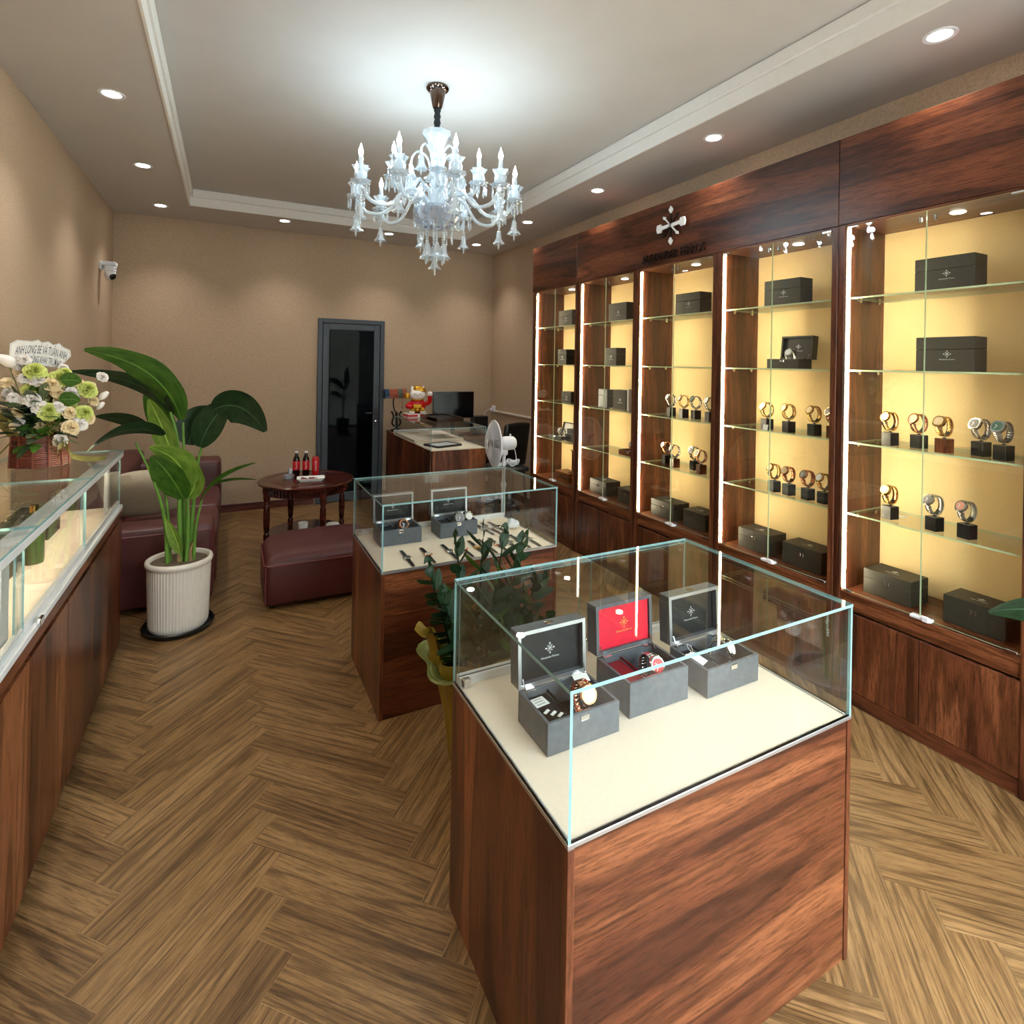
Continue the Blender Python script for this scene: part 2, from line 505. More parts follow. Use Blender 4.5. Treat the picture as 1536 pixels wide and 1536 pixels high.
M['case_led'] = glow('counter_led_glow', (1.0, 0.84, 0.56), CASE_LED_E)
M['concrete'] = plain('pavement', (150, 148, 142), 0.9, var=0.1, nscale=5)
M['facade'] = plain('street_facade', (176, 172, 160), 0.9, var=0.1, nscale=2)

# ------------------------------------------------------------------ the room
XL, XR, YB, YF, ZS, ZC = -1.015, 3.133, 6.643, -0.62, 3.082, 3.238
T = 0.12
struct(B().box(XL - T, XL, YF - T, YB + T, -0.06, ZC + 0.06).done('wall_left', M['wall']))
struct(B().box(XR, XR + T, YF - T, YB + T, -0.06, ZC + 0.06).done('wall_right', M['wall']))
struct(B().box(XL, XR, YB, YB + T, -0.06, ZC + 0.06).done('wall_back', M['wall']))
wf = B().box(XL, XR, YF - T, YF, 2.75, ZC + 0.06)
WX0 = 0.55
wf.box(XL, WX0, YF - T, YF, -0.06, 2.75).box(XR - 0.12, XR, YF - T, YF, 0, 2.75)
struct(wf.done('wall_front', M['wall']))
# storefront glazing behind the camera
win = struct(B().box(WX0, XR - 0.12, YF - 0.09, YF - 0.03, 2.69, 2.75).box(WX0, XR - 0.12, YF - 0.09, YF - 0.03, 0.0, 0.06).done('window_1', M['door_alu']))
nx = 3
wx = [WX0 + (XR - 0.12 - WX0) * i / nx for i in range(nx + 1)]
mul_me = B().box(-0.025, 0.025, YF - 0.09, YF - 0.03, 0.06, 2.69).mesh('mullion', M['door_alu'])
for i, x in enumerate(wx):
    link('mullion', mul_me, win, loc=(min(max(x, wx[0] + 0.025), wx[-1] - 0.025), 0, 0))
for a, b in zip(wx[:-1], wx[1:]):
    B().box(a + 0.028, b - 0.028, YF - 0.065, YF - 0.055, 0.06, 2.69).done('pane', M['glass'], win, w=False)
struct(B().box(-9, 11, -14, YF - T, -0.12, -0.02).done('pavement', M['concrete']))
struct(B().box(-9, 11, -14.4, -14, -0.02, 6.0).done('wall_street', M['facade']))

# ceiling: raised tray with a soffit all round
CL, CR, CB, CF = -0.34, 2.459, 5.991, 0.07
ceil = struct(B().box(CL, CR, CF, CB, ZC, ZC + 0.06).done('ceiling', M['ceil']))
for nm, b in (('left', (XL, CL, YF, YB)), ('right', (CR, XR, YF, YB)), ('back', (CL, CR, CB, YB)), ('front', (CL, CR, YF, CF))):
    B().box(b[0], b[1], b[2], b[3], ZS, ZC + 0.06).done('soffit', M['ceil'], ceil, w=False)
for b in ((CL, CL + 0.03, CF, CB), (CR - 0.03, CR, CF, CB), (CL + 0.03, CR - 0.03, CB - 0.03, CB), (CL + 0.03, CR - 0.03, CF, CF + 0.03)):
    B().box(b[0], b[1], b[2], b[3], ZC - 0.075, ZC - 0.001, bev=0.006).done('cove_moulding', M['trimw'], ceil, w=False)
for b in ((CL, CL + 0.012, CF, CB), (CR - 0.012, CR, CF, CB), (CL + 0.012, CR - 0.012, CB - 0.012, CB), (CL + 0.012, CR - 0.012, CF, CF + 0.012)):
    B().box(b[0], b[1], b[2], b[3], ZS - 0.004, ZC - 0.076).done('cove_fascia', M['trimw'], ceil, w=False)

# baseboards
struct(B().box(XL, 0.905, YB - 0.012, YB, 0, 0.085, bev=0.003).done('baseboard_back', M['base_wood']))
struct(B().box(1.70, XR, YB - 0.012, YB, 0, 0.085, bev=0.003).done('baseboard_back', M['base_wood']))
struct(B().box(XL, XL + 0.012, 3.9, YB - 0.012, 0, 0.085, bev=0.003).done('baseboard_left', M['base_wood']))
struct(B().box(XR - 0.012, XR, 4.87, YB - 0.012, 0, 0.085, bev=0.003).done('baseboard_right', M['base_wood']))

# floor: herringbone planks, each a piece of its own over a seam-coloured screed
floor = struct(B().box(XL, XR, YF, YB, -0.06, -0.0015).done('floor', M['seam']))
PW, PL, PX0, PY0 = 0.123, 0.64, -0.265, 1.868
R2 = math.sqrt(2)
def plank_corners(kind, k, m):
    g = 0.001
    if kind == 'H':
        a0, a1, b0, b1 = k * PW, k * PW + PL, k * PW, k * PW + PW
    else:
        a0, a1, b0, b1 = PL + k * PW, PL + PW + k * PW, PW - PL + k * PW, PW + k * PW
    a0 += m * PL; a1 += m * PL; b0 -= m * PL; b1 -= m * PL
    a0 += g; b0 += g; a1 -= g; b1 -= g
    cs = [(a0, b0), (a1, b0), (a1, b1), (a0, b1)]
    return [((a - b) / R2 + PX0, (a + b) / R2 + PY0) for a, b in cs]
def clip(poly):
    def cut(p, f):
        out = []
        for i in range(len(p)):
            a, b = p[i], p[(i + 1) % len(p)]
            fa, fb = f(a), f(b)
            if fa >= 0: out.append(a)
            if (fa >= 0) != (fb >= 0):
                t = fa / (fa - fb); out.append((a[0] + (b[0] - a[0]) * t, a[1] + (b[1] - a[1]) * t))
        return out
    for f in (lambda q: q[0] - XL - 0.004, lambda q: XR - 0.004 - q[0], lambda q: q[1] - YF - 0.004, lambda q: YB - 0.004 - q[1]):
        if len(poly) >= 3: poly = cut(poly, f)
    return poly
def add_plank(bm, uvl, poly, full, kind, rnd):
    ang = PI / 4 if kind == 'H' else -PI / 4
    ca, sa = math.cos(ang), math.sin(ang)
    dz = rnd.uniform(-0.0002, 0.0002); uo, vo = rnd.uniform(0, 40), rnd.uniform(0, 40)
    top = [bm.verts.new((x, y, dz)) for x, y in poly]
    bot = [bm.verts.new((x, y, -0.0012)) for x, y in poly]
    fs = [bm.faces.new(top)]
    n = len(poly)
    for i in range(n):
        fs.append(bm.faces.new((top[i], bot[i], bot[(i + 1) % n], top[(i + 1) % n])))
    for f in fs:
        for l in f.loops:
            x, y = l.vert.co.x, l.vert.co.y
            l[uvl].uv = (x * ca + y * sa + uo, -x * sa + y * ca + vo)
planks = []
for kind in 'HV':
    for m in range(-3, 5):
        for k in range(-60, 60):
            full = plank_corners(kind, k, m)
            p = clip(full)
            if len(p) < 3: continue
            ar = abs(sum(p[i][0] * p[(i + 1) % len(p)][1] - p[(i + 1) % len(p)][0] * p[i][1] for i in range(len(p)))) / 2
            if ar < 0.0004: continue
            cx = sum(q[0] for q in p) / len(p); cy = sum(q[1] for q in p) / len(p)
            zc = cx * math.sin(YAW) + cy * math.cos(YAW); xc = cx * math.cos(YAW) - cy * math.sin(YAW)
            vis = zc > 0.9 and abs(xc / zc) < 1.05
            planks.append((0 if vis else 1, zc, kind, p, full))
planks.sort(key=lambda t: (t[0], t[1]))
rp = random.Random(3)
rest = bmesh.new(); rest_uv = rest.loops.layers.uv.new('UVMap')
for i, (nv, zc, kind, p, full) in enumerate(planks):
    if i < 298:
        bm = bmesh.new(); uvl = bm.loops.layers.uv.new('UVMap')
        add_plank(bm, uvl, p, full, kind, rp)
        bmesh.ops.recalc_face_normals(bm, faces=list(bm.faces))
        me = bpy.data.meshes.new('plank'); bm.to_mesh(me); bm.free(); me.materials.append(M['oak'])
        link('plank', me, floor)
    else:
        add_plank(rest, rest_uv, p, full, kind, rp)
me = bpy.data.meshes.new('planks_remaining'); bmesh.ops.recalc_face_normals(rest, faces=list(rest.faces)); rest.to_mesh(me); rest.free(); me.materials.append(M['oak'])
link('planks_remaining', me, floor)['kind'] = 'stuff'

# door in the back wall
DX0, DX1, DZ = 0.921, 1.684, 2.132
yd = YB - 0.045
door = struct(B().box(DX0, DX0 + 0.05, yd, YB, 0, DZ, bev=0.003).box(DX1 - 0.05, DX1, yd, YB, 0, DZ, bev=0.003).box(DX0 + 0.05, DX1 - 0.05, yd, YB, DZ - 0.05, DZ, bev=0.003).done('door_1', M['door_alu']))
lf = B()
for b in ((DX0 + 0.055, DX0 + 0.125, 0.01, DZ - 0.055), (DX1 - 0.125, DX1 - 0.055, 0.01, DZ - 0.055), (DX0 + 0.125, DX1 - 0.125, DZ - 0.125, DZ - 0.055), (DX0 + 0.125, DX1 - 0.125, 0.01, 0.11)):
    lf.box(b[0], b[1], yd + 0.008, YB - 0.004, b[2], b[3], bev=0.003)
lf.done('leaf_frame', M['door_alu'], door, w=False)
B().box(DX0 + 0.127, DX1 - 0.127, yd + 0.022, yd + 0.03, 0.112, DZ - 0.127).done('glass_panel', M['door_glass'], door, w=False)
hx = DX1 - 0.09
hb = B().box(hx - 0.018, hx + 0.018, yd + 0.002, yd + 0.009, 0.87, 1.09, bev=0.003)
hb.tube([(hx, yd + 0.004, 1.03), (hx, yd - 0.045, 1.03), (hx - 0.03, yd - 0.05, 1.03), (hx - 0.13, yd - 0.05, 1.032)], 0.009, 8)
hb.done('handle', M['black_pl'], door, w=False, smooth=40)
B().lathe([(0, 0), (0.011, 0), (0.011, 0.006), (0, 0.007)], 14, M=Matrix.Translation((hx, yd + 0.003, 0.93)) @ Matrix.Rotation(PI / 2, 4, 'X')).done('lock_cylinder', M['chrome'], door, w=False)

# recessed downlights
def downlight(x, y, label, group, k):
    label = ORD[k] + ' ' + label
    t = thing('downlight', label, 'downlight', (x, y, ZS), 0, group)
    B().lathe([(0.045, -0.002), (0.062, -0.004), (0.064, 0.0), (0.045, 0.001)], 28).done('trim_ring', M['white_pl'], t, w=False, smooth=40)
    B().lathe([(0.0, -0.0015), (0.045, -0.0015)], 28).done('diffuser', M['down'], t, w=False)
    ld = bpy.data.lights.new('downlight_lamp', 'SPOT')
    ld.energy = SPOT_W; ld.color = (1.0, 0.955, 0.89); ld.spot_size = math.radians(100); ld.spot_blend = 0.95; ld.shadow_soft_size = 0.045
    lo = bpy.data.objects.new('downlight_lamp', ld); COL.objects.link(lo); lo.parent = t; lo.location = (0, 0, -0.012)
for k, y in enumerate((4.93, 3.68, 2.455, 1.23, 0.03)):
    downlight(-0.58, y, 'round downlight from the back row, in the soffit along the left wall', 'downlights along the left wall', k)
for k, y in enumerate((4.887, 3.703, 2.487, 1.256, 0.03)):
    downlight(2.683, y, 'round downlight from the back row, in the soffit over the wall cabinets', 'downlights above the wall cabinets', k)
for k, x in enumerate((-0.578, 0.509, 1.595, 2.668)):
    downlight(x, 6.14, 'round downlight from the sofa wall, in the back wall row', 'downlights along the back wall', k)

# ------------------------------------------------------------------ emblem and lettering shared by the boxes
def emblem_poly(n_long=4):
    """flat eight-armed snowflake emblem, 1 unit tall, as a list of polygons"""
    out = []
    for i in range(8):
        a = PI / 4 * i + PI / 2
        L = 0.5 if i % 2 == 0 else 0.34
        w = 0.085 if i % 2 == 0 else 0.06
        tl = 0.2 if i % 2 == 0 else 0.15
        ca, sa = math.cos(a), math.sin(a)
        def P(u, v): return (u * ca - v * sa, u * sa + v * ca)
        out.append([P(0.02, -0.018), P(L - tl, -0.018), P(L - tl, 0.018), P(0.02, 0.018)])
        out.append([P(L - tl, 0), P(L - tl * 0.45, -w), P(L, 0), P(L - tl * 0.45, w)])
    return out
def emblem_mesh(size, mat, th=0.0006):
    b = B()
    for p in emblem_poly():
        b.prism([(x * size, y * size) for x, y in p], 0, th)
    return b.mesh('emblem', mat)
EMB_S = emblem_mesh(0.032, M['silver_print']); EMB_G = emblem_mesh(0.034, M['gold_print'])
TXT_S = text_mesh('Alexander Ferros', 0.0085, M['silver_print'], 0.0003, 1); TXT_G = text_mesh('Alexander Ferros', 0.0085, M['gold_print'], 0.0003, 1)

def pane(x0, x1, y0, y1, z0, z1):
    d = (x1 - x0, y1 - y0, z1 - z0)
    ax = d.index(min(d))
    b = B().box(x0, x1, y0, y1, z0, z1)
    b.bm.normal_update()
    for f in b.bm.faces:
        f.material_index = 0 if abs(f.normal[ax]) > 0.9 else 1
    return b
GL = [M['glass'], M['edge']]

# ------------------------------------------------------------------ island display cases
def display_case(cx, cy, label):
    t = thing('display_case', label, 'display case', (cx, cy, 0))
    hw, hd, zb, zt = 0.4725, 0.318, 0.676, 0.992
    th = 0.018
    B().box(-hw + th, hw - th, -hd + 0.003, -hd + 0.003 + th, 0.0, zb - 0.006, bev=0.001).done('front_panel', M['wood_x'], t, w=False)
    B().box(-hw + th, hw - th, hd - 0.003 - th, hd - 0.003, 0.0, zb - 0.006, bev=0.001).done('back_panel', M['wood_x'], t, w=False)
    for s in (-1, 1):
        x0, x1 = (-hw, -hw + th) if s < 0 else (hw - th, hw)
        B().box(x0, x1, -hd, hd, 0, zb - 0.006, bev=0.0012).done('side_panel', M['wood_v'], t, w=False)
    B().box(-hw + 0.0125, hw - 0.0125, -hd + 0.0125, hd - 0.0125, zb - 0.0055, zb + 0.001, bev=0.002).done('deck', M['cream'], t, w=False)
    ch = B()
    for b in ((-hw, hw, -hd, -hd + 0.012), (-hw, -hw + 0.012, -hd + 0.012, hd), (hw - 0.012, hw, -hd + 0.012, hd)):
        ch.box(b[0], b[1], b[2], b[3], zb - 0.006, zb + 0.004, bev=0.001)
    ch.done('edge_channel', M['alu'], t, w=False)
    B().box(-hw + 0.012, hw - 0.012, hd - 0.03, hd, zb - 0.005, zb + 0.026, bev=0.002).done('sliding_track', M['white_alu'], t, w=False)
    g = 0.008
    pane(-hw, hw, -hd, hd, zt - g, zt).done('top_glass', GL, t, w=False)
    pane(-hw + g, hw - g, -hd + 0.001, -hd + g + 0.001, zb + 0.004, zt - g).done('front_glass', GL, t, w=False)
    pane(-hw + 0.001, -hw + g, -hd + 0.001, hd - 0.001, zb + 0.004, zt - g).done('side_glass', GL, t, w=False)
    pane(hw - g, hw - 0.001, -hd + 0.001, hd - 0.001, zb + 0.004, zt - g).done('side_glass', GL, t, w=False)
    pane(-hw + 0.012, 0.02, hd - 0.022, hd - 0.016, zb + 0.026, zt - g - 0.004).done('sliding_glass', GL, t, w=False)
    pane(-0.02, hw - 0.012, hd - 0.013, hd - 0.007, zb + 0.026, zt - g - 0.004).done('sliding_glass', GL, t, w=False)
    B().box(-0.01, 0.03, hd - 0.03, hd - 0.023, zb + 0.03, zb + 0.045, bev=0.002).lathe([(0, 0), (0.007, 0), (0.007, 0.012), (0, 0.013)], 12, M=Matrix.Translation((0.01, hd - 0.029, zb + 0.037)) @ Matrix.Rotation(PI / 2, 4, 'X')).done('lock', M['chrome'], t, w=False)
    B().box(-hw + 0.015, -hw + 0.04, hd - 0.05, hd - 0.033, zb + 0.002, zb + 0.03, bev=0.003).done('corner_clip', M['chrome'], t, w=False)
    B().box(-hw + 0.012, hw - 0.012, hd - 0.026, hd - 0.004, zt - g - 0.006, zt - g).done('top_rail', M['glass'], t, w=False)
    return t
FCX, FCY, MCX, MCY, DECK = 1.0955, 1.241, 1.1125, 2.818, 0.677
front_case = display_case(FCX, FCY, 'walnut island display case holding three open boxes, red lined one between')
mid_case = display_case(MCX, MCY, 'walnut island display case with rows of strap watches laid flat')
# maker's mark lettering running up the right pane of the front case
tm = link('lettering', text_mesh('HAIlongglass', 0.012, M['silver_print'], 0.0002, 1), front_case,
          M=Matrix.Translation((0.4735, -0.245, 0.9)) @ facing((1, 0, 0), (0, -1, 0)))

# ------------------------------------------------------------------ wall of display cabinets
KX = 2.744
BAYC = [4.440, 3.655, 2.879, 2.103, 1.327, 0.551]
CABN = ['wall cabinet beside the floor fan', 'second wall cabinet from the back wall', 'wall cabinet under the bright emblem',
        'fourth wall cabinet from the back wall', 'fifth wall cabinet from the back wall', 'sixth wall cabinet from the back wall']
SHZ = [2.005, 1.642, 1.281, 0.925]
OW, HW = 0.351, 0.3878
PEG = B().lathe([(0, 0), (0.006, 0), (0.006, 0.012), (0.011, 0.012), (0.011, 0.022), (0, 0.023)], 10).mesh('shelf_peg', M['chrome'], 40)
def cabinet():
    t = thing('display_cabinet', 'walnut wall display cabinet', 'cabinet', (KX, 0, 0), 0, 'wall display cabinets')
    for s in (-1, 1):
        y0, y1 = (-HW, -OW) if s < 0 else (OW, HW)
        b = B().box(0.0, 0.34, y0, y1, 0.0, 2.372)
        ym = (y0 + y1) / 2
        b.box(-0.004, 0.0, ym - 0.014, ym + 0.014, 0.0, 2.37, bev=0.0015)
        b.done('side_panel', M['wood_v'], t, w=False)
    B().box(0.332, 0.345, -OW, OW, 0.52, 2.372).done('back_panel', M['back_fab'], t, w=False)
    B().box(0.0, 0.332, -OW, OW, 0.52, 0.545, bev=0.002).done('deck', M['wood_y'], t, w=False)
    B().box(0.0, 0.332, -OW, OW, 2.362, 2.3725).done('top_board', M['wood_y'], t, w=False)
    B().box(0.012, 0.03, -OW, OW, 0.455, 0.52, bev=0.002).done('rail', M['wood_y'], t, w=False)
    B().box(0.006, 0.024, -OW, OW, 0.0, 0.068, bev=0.002).done('plinth', M['wood_y'], t, w=False)
    for s in (-1, 1):
        y0, y1 = (-OW + 0.002, -0.0015) if s < 0 else (0.0015, OW - 0.002)
        B().box(0.0, 0.018, y0, y1, 0.072, 0.448, bev=0.0015).done('base_door', M['wood_v'], t, w=False)
    for z in SHZ:
        sh = pane(0.035, 0.325, -OW + 0.003, OW - 0.003, z - 0.004, z + 0.004).done('shelf', [M['glass'], M['shelf_edge']], t, w=False)
        for s in (-1, 1):
            for x in (0.09, 0.25):
                link('shelf_peg', PEG, sh, M=Matrix.Translation((x, s * (OW - 0.001), z - 0.011)) @ Matrix.Rotation(s * PI / 2, 4, 'X'))
    for s in (-1, 1):
        y0, y1 = (-OW + 0.002, -0.0015) if s < 0 else (0.0015, OW - 0.002)
        d = pane(0.004, 0.010, y0, y1, 0.552, 2.36).done('glass_door', [M['glass'], M['shelf_edge']], t, w=False)
        ye = s * (OW - 0.03)
        B().box(0.0, 0.014, ye - 0.024, ye + 0.024, 2.350, 2.3615, bev=0.002).done('pivot_hinge', M['chrome'], d, w=False)
        B().box(0.0, 0.014, ye - 0.02, ye + 0.02, 0.547, 0.558, bev=0.002).done('pivot_hinge', M['chrome'], d, w=False)
        B().box(0.011, 0.024, s * 0.03 - 0.006, s * 0.03 + 0.006, 2.31, 2.34, bev=0.003).done('magnetic_catch', M['chrome'], d, w=False)
    B().box(-0.012, 0.02, -0.05, 0.035, 0.546, 0.56, bev=0.003).box(-0.02, -0.008, -0.045, -0.015, 0.546, 0.572, bev=0.004).done('lock', M['white_pl'], t, w=False)
    B().box(0.013, 0.020, OW - 0.010, OW - 0.003, 0.556, 2.350).done('led_strip', M['led'], t, w=False)
    B().lathe([(0.0, 2.3585), (0.026, 2.3585), (0.03, 2.3615)], 20, c=(0.16, -0.05, 0)).done('puck_light', M['puck'], t, w=False)
    return t
cab0 = cabinet()
cabs = []
for i, c in enumerate(BAYC):
    o = cab0 if i == 0 else dup(cab0, (KX, c, 0))
    o.location = (KX, c, 0)
    o['label'] = 'walnut and glass ' + CABN[i]
    cabs.append(o)
B().box(0.0, 0.385, HW + 0.001, HW + 0.025, 0, 2.372, bev=0.001).done('end_panel', M['wood_v'], cabs[0], w=False)
hdr = []
for (y0, y1, lb) in ((4.067, 4.854, 'short walnut header panel above the cabinet beside the floor fan'),
                     (1.719, 4.064, 'long walnut header panel carrying the emblem and brand lettering'),
                     (0.17, 1.716, 'walnut header panel above the fifth and sixth wall cabinets')):
    t = thing('header_panel', lb, 'cabinet header', (KX, (y0 + y1) / 2, 2.3735))
    h = (y1 - y0) / 2
    B().box(-0.006, 0.014, -h, h, 0.0, 0.436, bev=0.0015).done('front_board', M['wood_y'], t, w=False)
    B().box(0.014, 0.385, -h, h, 0.416, 0.436).done('top_board', M['wood_y'], t, w=False)
    hdr.append(t)
# emblem: plates standing off the header, reflected light painted white, and the dark raised letters
hy, hz = 2.877 - (1.719 + 4.064) / 2, 2.622 - 2.3735
def sign_part(poly, name, mats, th=0.012):
    Mx = Matrix.Translation((-0.03, hy, hz)) @ facing((-1, 0, 0))
    b = B().prism(poly, 0, th, M=Mx)
    return b.done(name, mats, hdr[1], w=False)
M['sign'] = plain('reflection_white_sign', (252, 252, 252), 0.25, 0.0, var=0.02)  # flat white colour stands in for the bright reflection on the plates
M['sign_dark'] = plain('dark_bronze_sign', (46, 28, 22), 0.3, 0.3, var=0.1)
def rotp(p, a):
    return [(x * math.cos(a) - y * math.sin(a), x * math.sin(a) + y * math.cos(a)) for x, y in p]
arm = [(0, -0.012), (0.085, -0.012), (0.095, -0.03), (0.13, -0.028), (0.138, 0.0), (0.13, 0.028), (0.095, 0.03), (0.085, 0.012), (0, 0.012)]
for a in (0.04, PI + 0.04):
    sign_part(rotp(arm, a), 'emblem_arm', M['sign'])
dia = [(0.082, 0), (0.108, -0.018), (0.134, 0), (0.108, 0.018)]
for a in (PI / 2, -PI / 2):
    sign_part(rotp(dia, a), 'emblem_diamond', M['sign'])
    sign_part(rotp([(0.01, -0.006), (0.082, -0.006), (0.082, 0.006), (0.01, 0.006)], a), 'emblem_stem', M['sign_dark'])
thin = [(0, -0.004), (0.075, -0.004), (0.085, -0.012), (0.105, 0.0), (0.085, 0.012), (0.075, 0.004), (0, 0.004)]
for i, a in enumerate((PI * 0.75, -PI * 0.25, PI * 0.25, -PI * 0.75)):
    sign_part(rotp(thin, a), 'emblem_ray', M['sign'] if i < 2 else M['sign_dark'])
lm = text_mesh('ALEXANDER FERROS', 0.085, M['sign_dark'], 0.006, 2, 0.98)
lw = max(v.co.x for v in lm.vertices) - min(v.co.x for v in lm.vertices)
lm.transform(Matrix.Diagonal((0.60 / lw, 1, 1, 1)))
link('brand_lettering', lm, hdr[1], M=Matrix.Translation((-0.02, 2.881 - (1.719 + 4.064) / 2, 2.425 - 2.3735)) @ facing((-1, 0, 0)))

# ------------------------------------------------------------------ long counter along the left wall
CX0, CX1, CY0, CY1 = XL + 0.004, -0.523, 0.35, 3.845
ctr = thing('display_counter', 'long walnut and glass display counter standing against the left wall', 'display counter', ((CX0 + CX1) / 2, 2.1, 0))
B().box(CX0, CX1 - 0.02, CY1 - 0.018, CY1, 0, 0.775, bev=0.001).done('end_panel', M['wood_v'], ctr)
B().box(CX0, CX1 - 0.02, CY0, CY0 + 0.018, 0, 0.775, bev=0.001).done('end_panel', M['wood_v'], ctr)
B().box(CX0, CX1, CY0, CY1, 0.735, 0.775, bev=0.002).done('top_rail', M['wood_y'], ctr)
B().box(CX1 - 0.05, CX1 - 0.035, CY0 + 0.02, CY1 - 0.02, 0.0, 0.735).done('inner_frame', M['black_matte'], ctr)
y = 3.527 + 0.44 * 0
edges = [CY1]
k = 3.527
while k > CY0 + 0.1:
    edges.append(k); k -= 0.4405
edges.append(CY0)
for a, b in zip(edges[:-1], edges[1:]):
    B().box(CX1 - 0.02, CX1 - 0.002, b + 0.0015, a - 0.0015, 0.012, 0.712, bev=0.0015).done('door', M['wood_v'], ctr)
B().box(CX1 - 0.028, CX1 + 0.002, CY0, CY1, 0.776, 0.80, bev=0.003).box(CX1 - 0.03, CX1 - 0.012, CY0, CY1, 0.80, 0.824, bev=0.002).done('sliding_track', M['white_alu'], ctr)
B().box(CX0 + 0.002, CX1 - 0.034, CY0 + 0.01, 2.995, 0.777, 0.79, bev=0.001).done('deck', M['cream'], ctr)
B().box(CX0 + 0.002, CX1 - 0.034, 2.999, CY1 - 0.01, 0.777, 0.79, bev=0.001).done('deck', M['cream'], ctr)
ZG = 1.115
B().box(CX1 - 0.038, CX1 + 0.002, CY0, CY1, ZG - 0.04, ZG - 0.009, bev=0.003).box(CX1 - 0.060, CX1 - 0.037, CY0, CY1, ZG - 0.015, ZG - 0.009).done('top_bar', M['white_alu'], ctr)  # thin rear lip added to keep the strip's light off the wall
for a, b in ((CY0, 2.218), (2.221, 3.008), (3.011, CY1)):
    pane(CX0, CX1 + 0.004, a, b, ZG - 0.008, ZG).done('top_glass', GL, ctr)
pane(CX0, CX1 - 0.03, CY1 - 0.008, CY1, 0.776, ZG - 0.009).done('end_glass', GL, ctr)
for (yy, wd) in ((3.655, 0.05), (2.075, 0.07), (0.6, 0.05)):
    B().box(CX1 - 0.055, CX1 - 0.035, yy - wd / 2, yy + wd / 2, 0.792, ZG - 0.042, bev=0.003).done('post', M['white_alu'], ctr)
for i, (a, b) in enumerate(((CY0 + 0.02, 1.2), (1.16, 2.15), (2.11, 3.0), (2.97, CY1 - 0.01))):
    x = CX1 - 0.024 + 0.01 * (i % 2)
    pane(x - 0.003, x + 0.003, a, b, 0.806, ZG - 0.04).done('sliding_glass', GL, ctr)
B().box(CX1 + 0.002, CX1 + 0.012, 2.225, 2.265, 0.79, 0.815, bev=0.002).done('lock', M['chrome'], ctr)
B().box(CX1 - 0.052, CX1 - 0.040, CY0 + 0.05, CY1 - 0.05, ZG - 0.036, ZG - 0.024).done('led_strip', M['case_led'], ctr)

# ------------------------------------------------------------------ cash desk by the back wall
QX0, QX1, QY0, QY1, QZ = 1.717, 2.285, 4.94, 6.60, 0.81
dsk = thing('cash_desk', 'dark walnut cash desk with fluted side and glass top case', 'desk', ((QX0 + QX1) / 2, (QY0 + QY1) / 2, 0))
B().box(QX0 + 0.016, QX1, QY0, QY0 + 0.02, 0, QZ - 0.003, bev=0.001).done('front_panel', M['wood_v'], dsk)
B().box(QX1 - 0.02, QX1, QY0 + 0.02, QY1, 0, QZ - 0.003).done('side_panel', M['wood_v'], dsk)
fl = B().box(QX0 + 0.01, QX0 + 0.025, QY0 + 0.02, QY1, 0, QZ - 0.003)
yy = QY0 + 0.02
while yy < QY1 - 0.03:
    fl.box(QX0, QX0 + 0.01, yy, yy + 0.03, 0, QZ - 0.003, bev=0.002); yy += 0.052
fl.done('fluted_panel', M['wood_v'], dsk)
B().box(QX0, QX1, QY0, 6.24, QZ - 0.002, QZ + 0.004, bev=0.001).box(QX0 + 0.01, QX1 - 0.01, QY0 + 0.55, 6.18, QZ + 0.0045, QZ + 0.03, bev=0.002).done('deck', M['cream'], dsk)
B().box(QX0, QX1, 6.24, QY1, QZ - 0.002, QZ + 0.012, bev=0.001).done('worktop', M['wood_x'], dsk)
B().box(QX0, QX1, 6.205, 6.25, QZ + 0.013, QZ + 0.05, bev=0.002).done('rear_track', M['white_alu'], dsk)
g = 0.006
ZT = 1.022
pane(QX0, QX1, QY0, 6.24, ZT - g, ZT).done('top_glass', GL, dsk)
pane(QX0 + g, QX1 - g, QY0, QY0 + g, QZ + 0.005, ZT - g).done('front_glass', GL, dsk)
pane(QX0, QX0 + g, QY0, 6.20, QZ + 0.005, ZT - g).done('side_glass', GL, dsk)
pane(QX1 - g, QX1, QY0, 6.20, QZ + 0.005, ZT - g).done('side_glass', GL, dsk)

# ------------------------------------------------------------------ watches
def ring_pts(n=26, rx=0.034, rz=0.041, gap=0.0):
    return [(rx * math.cos(2 * PI * i / n), 0, rz * math.sin(2 * PI * i / n)) for i in range(n)]

